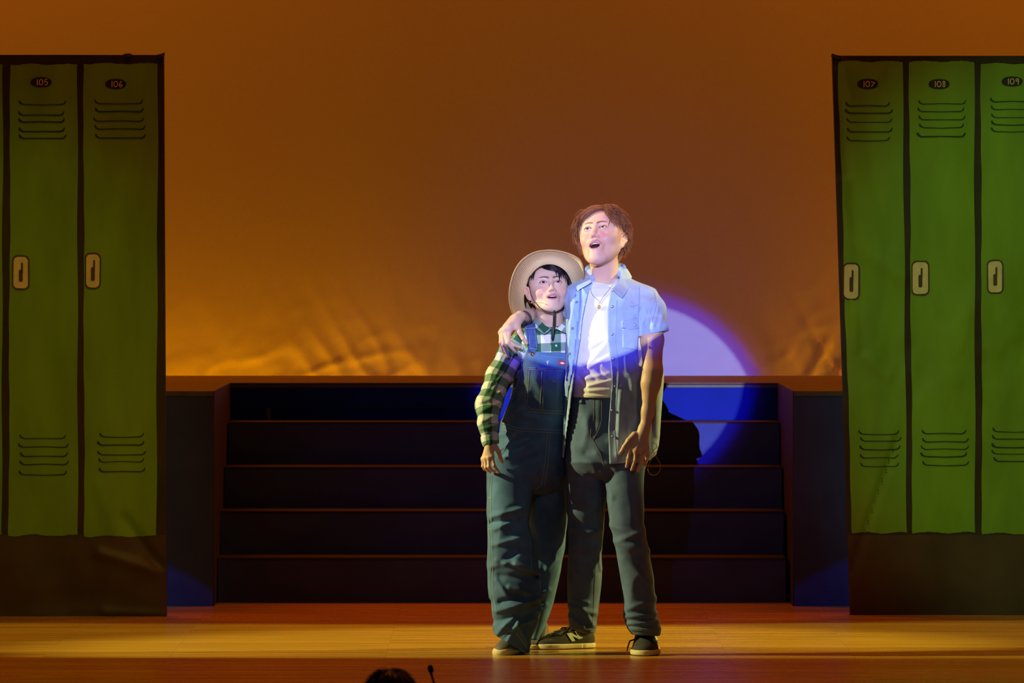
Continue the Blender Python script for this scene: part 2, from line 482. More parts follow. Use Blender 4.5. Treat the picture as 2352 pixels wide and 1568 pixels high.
def stitch(mb, tree, pts, r=.001, off=.001, m=0, closed=False, step=4):
    R = drape(tree, pts, off, step, closed)
    if len(R) > 1: mb.tube(R, r, m, 5)
def patch(mb, tree, poly, off=.003, th=.003, m=0, step=5, Yfix=None):
    """cloth piece laid on the surface: outline in photo px, thickness th"""
    P = np.array(poly, float); B = bmesh.new(); N = len(P); pts = []
    for i in range(N):
        a = P[i]; b = P[(i+1) % N]; n = max(1, int(np.linalg.norm(b-a)/step))
        for k in range(n): pts.append(a+(b-a)*k/n)
    vs_ = [B.verts.new((p[0], p[1], 0)) for p in pts]; B.faces.new(vs_)
    x0, y0 = P.min(0); x1, y1 = P.max(0)
    for axn in (0, 1):
        lo_, hi_ = (x0, x1) if axn == 0 else (y0, y1)
        q = lo_+step
        while q < hi_:
            no = (1, 0, 0) if axn == 0 else (0, 1, 0); c = (q, 0, 0) if axn == 0 else (0, q, 0)
            bmesh.ops.bisect_plane(B, geom=B.verts[:]+B.edges[:]+B.faces[:], plane_co=c, plane_no=no); q += step
    B.verts.index_update(); V2 = [tuple(v.co)[:2] for v in B.verts]
    fs = [tuple(v.index for v in f.verts) for f in B.faces]
    be = [(e.verts[0].index, e.verts[1].index) for e in B.edges if e.is_boundary]; B.free()
    top = []; last = 22.95
    for x, y in V2:
        if Yfix is not None: p = W(x, y, Yfix(x, y) if callable(Yfix) else Yfix)
        else:
            r = hit(tree, x, y, off)
            if r is None or abs(r[0][1]-last) > .12 and top: p = W(x, y, last)
            else: p = r[0]; last = p[1]
        top.append(p)
    top = np.array(top); n = len(top)
    fr = top+np.array([0, -th, 0])
    V = list(fr)+list(top)
    # outline order in px (y down) -> make front faces point to the camera
    Fs = []
    for f in fs:
        A = sum((V2[f[i]][0]*V2[f[(i+1) % len(f)]][1]-V2[f[(i+1) % len(f)]][0]*V2[f[i]][1]) for i in range(len(f)))
        g = f if A < 0 else f[::-1]
        Fs.append(g); Fs.append(tuple(i+n for i in g[::-1]))
    for a, b in be: Fs.append((a, b, b+n, a+n))
    mb.add(V, Fs, m)
def rotm(yaw=0, pitch=0, roll=0):
    return np.array((Matrix.Rotation(math.radians(yaw), 3, 'Z') @ Matrix.Rotation(math.radians(pitch), 3, 'X') @ Matrix.Rotation(math.radians(roll), 3, 'Y')))
# ------------------------------------------------------------------ stage: floor, cyclorama, platform
def floor_mat():
    m = bpy.data.materials.new('stage_boards'); m.use_nodes = True; nt = m.node_tree; b = nt.nodes['Principled BSDF']
    tc = node(nt, 'ShaderNodeTexCoord')
    br = node(nt, 'ShaderNodeTexBrick'); br.inputs['Scale'].default_value = 1; br.offset = .37; br.squash = 1
    br.inputs['Brick Width'].default_value = 1.3; br.inputs['Row Height'].default_value = .057
    br.inputs['Mortar Size'].default_value = .0012; br.inputs['Mortar Smooth'].default_value = .3; br.inputs['Bias'].default_value = 0
    br.inputs['Color1'].default_value = (.50, .29, .035, 1); br.inputs['Color2'].default_value = (.38, .21, .024, 1); br.inputs['Mortar'].default_value = (.30, .16, .02, 1)
    nt.links.new(tc.outputs['Object'], br.inputs['Vector'])
    mp = node(nt, 'ShaderNodeMapping'); mp.inputs['Scale'].default_value = (1.2, 30, 1); nt.links.new(tc.outputs['Object'], mp.inputs['Vector'])
    n = node(nt, 'ShaderNodeTexNoise'); n.inputs['Scale'].default_value = 3; n.inputs['Detail'].default_value = 8; nt.links.new(mp.outputs[0], n.inputs['Vector'])
    mr = node(nt, 'ShaderNodeMapRange'); mr.inputs['From Min'].default_value = .3; mr.inputs['From Max'].default_value = .7; mr.inputs['To Min'].default_value = .85; mr.inputs['To Max'].default_value = 1.15
    nt.links.new(n.outputs['Fac'], mr.inputs['Value'])
    mx = node(nt, 'ShaderNodeVectorMath', operation='SCALE'); nt.links.new(br.outputs['Color'], mx.inputs[0]); nt.links.new(mr.outputs[0], mx.inputs['Scale'])
    nt.links.new(mx.outputs[0], b.inputs['Base Color'])
    mp2 = node(nt, 'ShaderNodeMapping'); mp2.inputs['Scale'].default_value = (.8, 6, 1); nt.links.new(tc.outputs['Object'], mp2.inputs['Vector'])
    n2 = node(nt, 'ShaderNodeTexNoise'); n2.inputs['Scale'].default_value = 4; n2.inputs['Detail'].default_value = 5; nt.links.new(mp2.outputs[0], n2.inputs['Vector'])
    mr2 = node(nt, 'ShaderNodeMapRange'); mr2.inputs['To Min'].default_value = .16; mr2.inputs['To Max'].default_value = .34
    nt.links.new(n2.outputs['Fac'], mr2.inputs['Value']); nt.links.new(mr2.outputs[0], b.inputs['Roughness'])
    bp = node(nt, 'ShaderNodeBump'); bp.inputs['Strength'].default_value = .25; bp.inputs['Distance'].default_value = .0006
    nt.links.new(n.outputs['Fac'], bp.inputs['Height']); nt.links.new(bp.outputs[0], b.inputs['Normal'])
    b.inputs['Specular IOR Level'].default_value = .35
    return m
M['floor'] = floor_mat()
M['cyc'] = mat('cyclorama_cloth', (.20, .26, .52), .55, bump=.004, bscale=5, spec=.25)
M['navy'] = mat('navy_riser_paint', (.038, .052, .27), .6, spec=.15, bump=.0006, bscale=60, var=.15, vscale=5)
M['navy_blue'] = mat('royal_blue_riser_paint', (.004, .018, .30), .6, spec=.08, bump=.0006, bscale=60, var=.1, vscale=5)
M['purple'] = mat('dark_violet_side_paint', (.022, .016, .11), .6)
M['tread'] = mat('brown_tread_boards', (.075, .062, .050), .5, bump=.0008, bscale=40, var=.25, vscale=10, stretch=(1, 8, 1))
M['step_tread'] = mat('dark_brown_step_boards', (.034, .028, .024), .6, bump=.0008, bscale=40, spec=.2)
M['black'] = mat('stage_black', (.01, .01, .01), .9)
fb = MB().box((0, 25.5, -.05), (30, 11, .1))
tagp(fb.build('floor', M['floor'], smooth=False), kind='structure')
tagp(MB().box((0, 20.02, -.65), (30, .06, 1.1)).build('wall_stage_front', M['black'], smooth=False), kind='structure')
tagp(MB().box((0, 8, -1.25), (30, 24, .1)).build('floor_auditorium', M['black'], smooth=False), kind='structure')
# cyclorama: one hanging cloth, creased towards its foot
nx, nz = 620, 300
xs = np.linspace(-5.5, 5.5, nx); zs = 5.2*(np.linspace(0, 1, nz)**1.5)+.02
X, Z = np.meshgrid(xs, zs, indexing='ij')
def cycd(X, Z):
    d = .012*np.sin(X*1.3+.5)+.004*np.sin(X*7+Z)
    a = np.exp(-np.maximum(Z-1.0, 0)/.16)                      # creases fade upwards
    u = X*.86+Z*.5; v = -X*.5+Z*.86
    r1 = 1-np.abs(vnoise(u*9, v*3.2, 0*u+1))*2.6; r2 = 1-np.abs(vnoise(u*5-v*6+7, v*9+u*3, 0*u+3))*2.6
    r3 = vnoise(X*22, Z*20, 0*X+5)
    m = .35+.9*np.exp(-((X+.9)/1.1)**2)+2.4*np.exp(-((X-1.72)/.30)**2)-.25*np.exp(-((X-.9)/.35)**2)
    d = d-(a*m)*(.013*np.maximum(r1, -.3)+.010*np.maximum(r2, -.3)+.0035*r3)
    return d
Y = 29.9+cycd(X, Z)
V = np.stack([X, Y, Z], -1).reshape(-1, 3)
i, j = np.meshgrid(np.arange(nx-1), np.arange(nz-1), indexing='ij'); a = (i*nz+j).ravel()
Q = np.stack([a, a+nz, a+nz+1, a+1], 1)
tagp(mesh('wall_back', V, Q, M['cyc']), kind='structure', label='hanging backdrop cloth lit amber, creased towards its foot')

def XP(px, Y): return (px-CX)*Y/F
def ZP(py, Y): return H-(py-YH)*Y/F
YB, YF, YR, YBK = 25.94, 26.20, 27.42, 28.85      # block front, first riser, recess back, deck rear edge
HP = ZP(898, YB)
xl0, xl1 = -4.4, XP(489, YB); xr0, xr1 = XP(1824, YB), 4.4
plat = empty('rear_platform', (0, YR, 0)); tagp(plat, 'long raised rear platform with brown deck and royal blue riser above the steps', 'platform')
def blk(x0, x1, y0, y1, z0, z1, mt, name, par, m2=None): 
    b = MB().box(((x0+x1)/2, (y0+y1)/2, (z0+z1)/2), (x1-x0, y1-y0, z1-z0)); o = b.build(name, mt, par, False); return o
th = .022
for x0, x1, si in ((xl0, xl1, 1), (xr0, xr1, -1)):
    bp_ = empty('platform_block', ((x0+x1)/2, YB, 0)); tagp(bp_, 'left navy platform block, its outer side hidden by locker 106' if si > 0 else 'right navy platform block, standing beside locker 107 and nearest the spotlight pool', 'platform block', 'platform blocks flanking the steps')
    blk(x0, x1, YB, YR-.012, 0, HP-th, M['navy'], 'side_block', bp_)
    xe = x1 if si > 0 else x0
    blk(min(xe, xe+si*.006), max(xe, xe+si*.006), YB+.006, YR-.012, .0, HP-.0, M['purple'], 'side_panel', bp_)
    blk(x0, x1, YB-.004, YR-.012, HP-th+.001, HP, M['tread'], 'deck_board', bp_)
blk(xl0, xr1, YR-.0, YBK, HP-th+.001, HP, M['tread'], 'deck_board', plat)
blk(xl0, xr1, YBK-.02, YBK, 0, HP-th, M['navy_blue'], 'rear_panel', plat)
# recess back wall with a low slot whose wooden jamb catches the amber light
sx0, sx1 = XP(613, YR), XP(1150, YR); sz = ZP(936, YR)
blk(xl1, sx0, YR, YR+.02, 0, HP-th, M['navy_blue'], 'top_riser', plat)
blk(sx1, xr0, YR, YR+.02, 0, HP-th, M['navy_blue'], 'top_riser', plat)
blk(sx0, sx1, YR, YR+.02, sz, HP-th, M['navy_blue'], 'top_riser', plat)
blk(sx0-.002, sx1, YR+.025, YR+.06, sz-.6, sz+.05, M['navy_blue'], 'slot_backing', plat)
blk(sx0, sx0+.018, YR-.004, YR+.022, sz-.6, sz, M['tread'], 'slot_jamb', plat)
blk(sx0, sx1, YR-.003, YR+.022, sz-.001, sz, M['tread'], 'slot_lintel', plat)
blk(xl1, xr0, YR-.008, YR-.0005, HP-.008, HP-.003, M['step_tread'], 'nosing', plat)
# steps
st = empty('staircase', (0, YF, 0)); tagp(st, 'wide navy staircase of four steps with brown treads set between two platform blocks', 'stairs')
tops = [1280, 1173, 1072, 969]; N = 4; dY = (YR-YF)/N
edges = [(493, 1812), (500, 1807), (509, 1803), (518, 1797)]
for k in range(N):
    y0 = YF+k*dY; z1 = ZP(tops[k], y0); z0 = 0 if k == 0 else ZP(tops[k-1], YF+(k-1)*dY)
    x0 = XP(edges[k][0], y0); x1 = XP(edges[k][1], y0)
    s_ = blk(x0+.014, x1-.014, y0, YR-.012, z0, z1-.005, M['navy'], 'step', st)
    blk(x0+.014, x1-.014, y0-.004, YR-.012 if k == N-1 else y0+dY+.01, z1-.005, z1, M['step_tread'], 'tread', s_)
# unseen curtains added in the wings to shape the amber light on the floor
M['velour'] = mat('black_velour', (.012, .01, .012), .95, bump=.003, bscale=12)
def wing(x, y0, y1, lab):
    n = int((y1-y0)/.02); V = []; Fs = []
    for i in range(n+1):
        y = y0+(y1-y0)*i/n; dx = .05*math.sin(y*26)
        V += [(x+dx, y, .01), (x+dx, y, 5.2)]
    for i in range(n): Fs.append((2*i, 2*i+2, 2*i+3, 2*i+1))
    o = mesh('light_shaping_curtain', V, Fs, M['velour']); tagp(o, lab, 'curtain', 'added light-shaping curtains'); 
    return o
wing(-5.6, 20.3, 22.843, 'unseen black curtain added to shape the left side light, nearer the stage front')
wing(-5.6, 23.543, 28.8, 'unseen black curtain added to shape the left side light, beside the platform')
wing(5.6, 20.3, 23.71, 'unseen black curtain added to shape the right side light, nearer the stage front')
wing(5.6, 24.39, 28.8, 'unseen black curtain added to shape the right side light, beside the platform')

# ------------------------------------------------------------------ painted locker flats
M['lk_black'] = mat('black_scenic_paint', (.022, .013, .010), .6, bump=.001, bscale=30, var=.4, vscale=6)
M['lk_kick'] = mat('brown_black_scenic_paint', (.060, .034, .018), .55, bump=.001, bscale=20, var=.3, vscale=4)
M['lk_green'] = mat('green_scenic_paint', (.15, .32, .012), .6, bump=.0012, bscale=14, var=.16, vscale=5, stretch=(1.5, 1, .5))
M['lk_line'] = mat('dark_green_brush_line', (.012, .028, .008), .6)
M['lk_plate'] = mat('black_number_plate_paint', (.006, .005, .004), .6)
M['lk_digit'] = mat('tan_chalk_number', (.62, .50, .30), .8)
M['lk_handle'] = mat('cream_handle_paint', (.66, .60, .42), .6, var=.1, vscale=30)
M['lk_brown'] = mat('brown_handle_outline', (.07, .04, .018), .6)
M['pine'] = mat('pine_frame', (.42, .28, .14), .7, var=.2, vscale=12)
DIG = {'1': [[(.5, 0), (.5, 1)]], '0': [[(.5+.42*math.sin(t*math.pi/7), .5+.45*math.cos(t*math.pi/7)) for t in range(15)]],
 '5': [[(.85, .0), (.3, .02), (.22, .42), (.6, .4), (.85, .6), (.7, .88), (.2, .95)]], '6': [[(.7, 0), (.35, .3), (.2, .7), (.4, 1), (.8, .85), (.75, .6), (.3, .62)]],
 '7': [[(.1, .1), (.9, .3), (.2, .95)]], '8': [[(.8, .2), (.45, 0), (.2, .2), (.75, .65), (.6, .98), (.2, .85), (.35, .5), (.8, .2)]],
 '9': [[(.8, .35), (.4, .5), (.2, .25), (.5, .02), (.82, .15), (.78, .6), (.68, 1)]]}
def rr(x0, y0, x1, y1, r, n=5, jit=0):
    out = []
    for cx_, cy_, a0 in ((x1-r, y0+r, -90), (x1-r, y1-r, 0), (x0+r, y1-r, 90), (x0+r, y0+r, 180)):
        for k in range(n+1):
            a_ = math.radians(a0+90*k/n); out.append((cx_+r*math.cos(a_)+random.uniform(-jit, jit), cy_+r*math.sin(a_)+random.uniform(-jit, jit)))
    return out
class Flat:
    def __init__(s, Y, wr, seed): s.Y = Y; s.wr = wr; s.seed = seed
    def pt(s, px, py, off=0):
        x = XP(px, s.Y); z = ZP(py, s.Y)
        d = s.wr(np.array([px*1.0]), np.array([py*1.0]))[0]
        return (x, s.Y-d-off, z)
    def sheet(s, mb, cl, cr, y0, y1, off, m=0, nxx=24, step=8, edge=0):
        """cl(py), cr(py): left/right outline"""
        ny = int((y1-y0)/step)+1
        T = np.linspace(0, 1, nxx+1)[None, :]; PY = np.linspace(y0, y1, ny+1)[:, None]
        l = np.array([cl(float(p)) for p in PY[:, 0]])[:, None]; r = np.array([cr(float(p)) for p in PY[:, 0]])[:, None]
        if edge:
            k = np.ones((ny+1, 1)); k[0] = k[-1] = 0
            l = l+k*(1.0*np.sin(PY*.013+s.seed)+.6*np.sin(PY*.05)); r = r+k*(1.2*np.sin(PY*.017+s.seed*2))
        PX = l+(r-l)*T; PP = PY+0*PX; i_ = np.arange(nxx+1)
        if edge:
            ej = RNG.uniform(-edge, edge, nxx+1)
            PP[0] += 1.5*np.sin(i_*.45+s.seed)+ej*.6; PP[-1] += 2*np.sin(i_*.4+s.seed)+ej*.6
        D = s.wr(PX.ravel(), PP.ravel())
        V = np.stack([(PX.ravel()-CX)*s.Y/F, s.Y-D-off, H-(PP.ravel()-YH)*s.Y/F], 1); Fs = []
        for j in range(ny):
            for i in range(nxx):
                a_ = j*(nxx+1)+i; Fs.append((a_, a_+nxx+1, a_+nxx+2, a_+1))
        mb.add(V, Fs, m)
    def poly(s, mb, pts, off, m=0):
        cx_ = sum(p[0] for p in pts)/len(pts); cy_ = sum(p[1] for p in pts)/len(pts); n = len(pts)
        V = [s.pt(cx_, cy_, off)]+[s.pt(*p, off) for p in pts]
        mb.add(V, [(0, 1+(i+1) % n, 1+i) for i in range(n)], m)
    def stroke(s, mb, pts, w_, off, m=0):
        P0 = np.array(pts, float); w0 = np.array(w_ if hasattr(w_, '__len__') else [w_]*len(P0), float)
        L = np.concatenate([[0], np.cumsum(np.linalg.norm(np.diff(P0, axis=0), axis=1))]); q = np.unique(np.concatenate([L, np.linspace(0, L[-1], int(L[-1]/3.5)+2)]))
        P = list(np.stack([np.interp(q, L, P0[:, 0]), np.interp(q, L, P0[:, 1])], 1)); ws = np.interp(q, L, w0); n = len(P); V = []
        for i in range(n):
            t = P[min(i+1, n-1)]-P[max(i-1, 0)]; t /= np.linalg.norm(t)+1e-9; nn = np.array([-t[1], t[0]])*ws[i]/2
            V += [s.pt(*(P[i]-nn), off), s.pt(*(P[i]+nn), off)]
        mb.add(V, [(2*i, 2*i+1, 2*i+3, 2*i+2) for i in range(n-1)], m)
def lin(a, b, y0=140, y1=1225): return lambda y: a+(b-a)*(y-y0)/(y1-y0)
def flat(label, Y, L, R, top, bot, wr, doors, seed, shear=None):
    fl = Flat(Y, wr, seed)
    x0 = XP(L(700), Y); x1 = XP(R(700), Y)
    root = empty('painted_locker_flat', ((x0+x1)/2, Y, 0)); tagp(root, label, 'stage flat', 'painted locker flats')
    b = MB(); fl.sheet(b, L, R, top, 1228, 0, 0, 120, 7, 0); 
    fl.sheet(b, L, R, 1228, bot, 0, 1, 120, 6, 0)
    # wrap the sides back onto the frame
    for e, sg in ((L, -1), (R, 1)):
        V = []; n = 60
        for j in range(n+1):
            py = top+(bot-top)*j/n; p = fl.pt(e(py), py, 0); V += [p, (p[0], Y+.05, p[2])]
        b.add(V, [(2*j, 2*j+1, 2*j+3, 2*j+2) for j in range(n)], 0)
    V = []
    for j in range(61):
        px = L(top)+(R(top)-L(top))*j/60; p = fl.pt(px, top, 0); V += [p, (p[0], Y+.05, p[2])]
    b.add(V, [(2*j, 2*j+1, 2*j+3, 2*j+2) for j in range(60)], 0)
    b.build('painted_cloth', [M['lk_black'], M['lk_kick']], root)
    fr = MB(); zt = ZP(top, Y)-.01
    ins = .05 
    for xx in (XP(max(L(top), L(bot)), Y)+ins+.02, XP(min(R(top), R(bot)), Y)-ins-.02): fr.box((xx, Y+.05, zt/2), (.06, .03, zt))
    for zz in (.05, zt/2, zt-.04): fr.box(((x0+x1)/2, Y+.05, zz), (x1-x0-.14, .028, .06))
    for xx in (x0+.3, x1-.3):
        R_ = np.array(Matrix.Rotation(math.radians(-22), 3, 'X')); fr.box((xx, Y+.27, .62), (.05, .03, 1.20), 0, R_)
        fr.box((xx, Y+.28, .02), (.05, .50, .04))
    fr.build('timber_frame', M['pine'], root, False)
    for dd in doors:
        g = MB(); fl.sheet(g, dd['l'], dd['r'], dd['t'], dd['b'], .0022, 0, 26, 7, 1.3)
        lab = 'green painted locker door numbered %s' % dd['num'] if dd.get('num') else None
        do = g.build('painted_door', M['lk_green'], root)
        if lab: do['label'] = lab
        if dd.get('v'):
            for ys, (a_, c_) in ((dd['v'], dd['vx']), (dd['w'], dd['wx'])):
                v = MB()
                for q in ys:
                    j = random.uniform(-3, 3); k = random.uniform(-4, 4); a2 = a_+j; c2 = c_+k; s1 = random.uniform(-2, 2)
                    wd = random.uniform(2.0, 3.3)
                    fl.stroke(v, [(a2-2, q-9), (a2, q-4), (a2+7, q), ((a2+c2)/2, q+s1), (c2-7, q), (c2-1, q-3), (c2+2, q-9)], [wd*1.5, wd*1.7, wd, wd*.8, wd, wd*1.2, wd], .0040)
                v.build('vent_lines', M['lk_line'], do)
        if dd.get('num'):
            n_ = MB(); px, py = dd['np']
            fl.poly(n_, [(px+24*math.cos(t*.35)*(1+.03*math.sin(5*t)), py+11.5*math.copysign(abs(math.sin(t*.35))**.7, math.sin(t*.35))) for t in range(18)], .0040, 0)
            for ci, ch in enumerate(dd['num']):
                for ln in DIG[ch]:
                    ox = px-17+ci*11.5+(3 if ci == 0 else 0); fl.stroke(n_, [(ox+(u-(.5 if ch=='1' else 0)+(.5 if ch=='1' else 0))*10.5, py-7+v_*14) for u, v_ in ln], 2.1, .0055, 1)
            n_.build('number_plate', [M['lk_plate'], M['lk_digit']], do)
        if dd.get('h'):
            a0, b0, a1, b1 = dd['h']; h_ = MB()
            fl.poly(h_, rr(a0, b0, a1, b1, 13, jit=.5), .0040, 0); fl.poly(h_, rr(a0+3.5, b0+4, a1-3.5, b1-4, 10, jit=.5), .0052, 1)
            cx_ = (a0+a1)/2
            fl.poly(h_, rr(cx_-4.5, b0+33, cx_+4.5, b1-19, 3.5), .0064, 0); fl.poly(h_, rr(cx_+.5, b0+17, cx_+5, b0+42, 2), .0064, 0)
            h_.build('door_handle', [M['lk_brown'], M['lk_handle']], do)
    return root
def wrL(px, py):
    r = 4*np.sin(px*.012)+3*np.sin(py*.006+px*.01)
    r += 9*vnoise(px*.012, py*.005, px*0+2)
    def st_(a, b, c, d, w_, am):
        ex, ey = c-a, d-b; t = np.clip(((px-a)*ex+(py-b)*ey)/(ex*ex+ey*ey), 0, 1)
        return am*np.exp(-((px-a-ex*t)**2+(py-b-ey*t)**2)/(w_*w_))
    r += st_(230, 1270, 385, 1318, 13, 16)+st_(285, 1190, 378, 1318, 12, -16)+st_(240, 1405, 385, 1412, 10, 8)+st_(230, 1120, 270, 1230, 20, 7)
    r += st_(0, 1395, 380, 1350, 30, -6)
    return r*.001
def wrR(px, py):
    r = 5*np.sin(px*.011)+3*np.sin(py*.006+px*.01)+8*vnoise(px*.016, py*.004, px*0+9)
    def st_(a, b, c, d, w_, am):
        ex, ey = c-a, d-b; t = np.clip(((px-a)*ex+(py-b)*ey)/(ex*ex+ey*ey), 0, 1)
        return am*np.exp(-((px-a-ex*t)**2+(py-b-ey*t)**2)/(w_*w_))
    r += st_(1925, 145, 1945, 400, 10, -9)+st_(1920, 140, 2020, 175, 14, 10)+st_(1930, 150, 1952, 215, 11, 12)
    r += st_(2060, 1010, 1955, 1310, 9, -12)+st_(1935, 420, 1965, 800, 14, 10)+st_(1990, 820, 2040, 870, 12, 7)+st_(2080, 860, 2050, 1010, 20, 6)
    r += st_(2160, 900, 2230, 700, 30, 5)+st_(1960, 560, 2070, 640, 16, 6)+st_(2000, 380, 2050, 560, 16, -5)
    r += 3*vnoise(px*.05, py*.03, px*0+4)*np.exp(-((py-800)/160)**2)
    return r*.001
W_ = 168
D1 = [dict(l=lin(24-W_*k, 20-W_*k), r=lin(178-W_*k, 179-W_*k) if k else lin(178, 179), t=148, b=1229) for k in range(0, 4)]
D1[1]['r'] = lin(7, 4); D1[0].update(num='105', np=(95, 189), v=[240, 265, 281, 302, 318], vx=(47, 147), w=[1007, 1027, 1048, 1067, 1090], wx=(48, 153), h=(28, 586, 68, 666))
D1 = [dict(l=lin(192, 194), r=lin(363, 359), t=146, b=1231, num='106', np=(266, 193), v=[238, 257, 279, 297, 317], vx=(221, 329), w=[1003, 1022, 1044, 1061, 1083], wx=(229, 332), h=(195, 580, 232, 664))]+D1
FL = flat('left painted flat showing green lockers 105 and 106', 25.25, lambda y: -668, lin(376, 382, 126, 1412), 126, 1416, wrL, D1, 1)
D2 = [dict(l=lin(1924, 1957), r=lin(2073, 2083), t=141, b=1223, num='107', np=(1993, 193), v=[244, 260, 281, 303, 323], vx=(1946, 2045), w=[997, 1013, 1032, 1052, 1071], wx=(1977, 2064), h=(1935, 603, 1975, 689)),
      dict(l=lin(2088, 2096), r=lin(2238, 2240), t=141, b=1223, num='108', np=(2157, 193), v=[239, 256, 275, 293, 314], vx=(2111, 2213), w=[996, 1015, 1032, 1048, 1068], wx=(2120, 2219), h=(2093, 598, 2135, 679)),
      dict(l=lin(2253, 2256), r=lin(2415, 2415), t=146, b=1225, num='109', np=(2325, 187), v=[234, 252, 270, 286, 302], vx=(2277, 2372), w=[991, 1008, 1027, 1042, 1059], wx=(2283, 2375), h=(2266, 596, 2305, 675))]
D2 += [dict(l=lin(2430+W_*k, 2430+W_*k), r=lin(2583+W_*k, 2583+W_*k), t=143, b=1224) for k in range(3)]
FR = flat('right painted flat showing green lockers 107, 108 and 109', 25.33, lin(1911, 1953, 126, 1412), lambda y: 3000, 128, 1413, wrR, D2, 2)
for o, c in ((FL, [(376, 124), (379, 132), (368, 128)]), (FR, [(1911, 124), (1917, 132), (1924, 128)])): pass
# corner knots of gathered cloth on top of the flats
kb = MB()
for px, py, r in ((293, 126, 5), (370, 126, 4)): kb.ball((XP(px, 25.24), 25.25, ZP(py, 25.24)), (r*.004, .012, r*.0016)); kb.build('gathered_cloth', M['lk_black'], FL); kb = MB()
kb.tube([W(362, 129, 25.24), W(372, 126, 25.24), W(378, 121, 25.23)], [.008, .007, .002]); kb.build('gathered_corner', M['lk_black'], FL)
kb = MB(); kb.tube([W(1930, 132, 25.30), W(1918, 129, 25.30), W(1911, 124, 25.29)], [.009, .008, .003]); kb.ball(W(1914, 128, 25.31), (.010, .012, .008)); kb.build('gathered_corner', M['lk_black'], FR)
# ------------------------------------------------------------------ people
SK = np.array([.70, .46, .34]); LIP = np.array([.50, .20, .19])
def head_ops(f, c, R, s, mouth=.02, jaw=.0, wide=1.0, lip=.0045, nose=1.0, cheek=1.0):
    def T(x, y, z): return c+R@(np.array([x*wide, y, z])*s)
    def E(p, r, k=.02, tilt=None, op='u'):
        RR = R if tilt is None else R@tilt
        (f.u if op == 'u' else f.sub)(El(T(*p), np.array(r)*s, RR), k*s)
    def C(a, b, ra, rb, k, fl=None): f.u(Rc(T(*a), T(*b), ra*s, rb*s, fl), k*s)
    E((0, .012, .024), (.0765, .094, .080), .0)
    E((0, -.042, .034), (.060, .042, .046), .03)
    E((0, -.036, -.025), (.061, .050, .062), .03)
    E((0, -.030, -.068-jaw*.5), (.050, .046, .040), .025)
    for q in (-1, 1):
        E((q*.050, -.030, -.006), (.019, .034, .040), .035)
        C((q*.054, .002, -.048), (q*.026, -.060, -.096-jaw), .016, .013, .03)
        E((q*.037, -.066, -.036), (.022*cheek, .019, .018), .022)
    E((0, -.070, -.100-jaw), (.021, .017, .014), .022)
    C((0, -.070, -.085-jaw), (0, -.066, -.098-jaw), .02, .016, .02)
    # brow ridge and sockets
    for q in (-1, 1):
        C((q*.010, -.083, .014), (q*.042, -.072, .015), .0085, .008, .016)
        E((q*.031, -.0975, .001), (.0185, .0135, .0115), .012, op='s')
    # nose
    C((0, -.084, .012), (0, -.104*1, -.030), .0065, .0092*nose, .012)
    E((0, -.106, -.033), (.0105*nose, .0095, .0088), .006)
    for q in (-1, 1): E((q*.0115*nose, -.0965, -.037), (.0075, .0095, .0072), .005)
    for q in (-1, 1): E((q*.0060*nose, -.105, -.0440), (.0030, .0055, .0040), .002, op='s')
    # muzzle and lips
    E((0, -.082, -.062-jaw*.4), (.029, .016, .024+jaw*.4), .016)
    zu = -.0575; zl = -.0655-mouth; hw = .0285; zc = -.0572-mouth*.13
    up = [(-hw, -.0835, zc), (-.016, -.0925, zu+.000), (-.006, -.0975, zu+.0035), (0, -.0975, zu+.0018), (.006, -.0975, zu+.0035), (.016, -.0925, zu), (hw, -.0835, zc)]
    lo = [(-hw, -.0835, zc), (-.017, -.0895, zl+mouth*.22), (-.007, -.0925, zl-.0005), (.007, -.0925, zl-.0005), (.017, -.0895, zl+mouth*.22), (hw, -.0835, zc)]
    # opening
    m = mouth
    E((0, -.090, (zu+zl)/2-.0005), (.0222, .026, max(m*.5, .002)), .003, op='s')
    E((0, -.078, (zu+zl)/2), (.021, .018, m*.5+.002), .003, op='s')
    for P, r in ((up, lip), (lo, lip*1.15)):
        rr_ = [r*.45]+[r]*(len(P)-2)+[r*.45]
        for i in range(len(P)-1): C(P[i], P[i+1], rr_[i], rr_[i+1], .004)
    # eyelids: a sphere a little larger than the eyeball with an almond slit
    for q in (-1, 1):
        E((q*.031, -.0785, .000), (.0158, .0152, .0148), .005)
        E((q*.031, -.0945, -.0003), (.0134, .014, .0043), .0012, tilt=np.array(Matrix.Rotation(math.radians(q*-6), 3, 'Y')), op='s')
        f.sub(El(T(q*.031, -.0785, 0), np.array([.0120]*3)*s), .0004)
    # ears
    for q in (-1, 1):
        tl = np.array(Matrix.Rotation(math.radians(q*-22), 3, 'Z') @ Matrix.Rotation(math.radians(-10), 3, 'X'))
        E((q*.0815, .010, -.017), (.0062, .017, .028), .006, tilt=tl)
        P = [(.0725, -.002, -.018), (.079, -.004, .002), (.086, .008, .016), (.091, .022, .012), (.090, .026, -.006), (.083, .017, -.026), (.077, .006, -.037), (.073, .000, -.032)]
        for i in range(len(P)-1): C((q*P[i][0], P[i][1], P[i][2]-.005), (q*P[i+1][0], P[i+1][1], P[i+1][2]-.005), .0038, .0038, .003)
        E((q*.0880, .004, -.012), (.0050, .0085, .014), .003, tilt=tl, op='s')
        E((q*.0765, .003, -.040), (.005, .007, .008), .005)
    return T
def inside_(f): return f
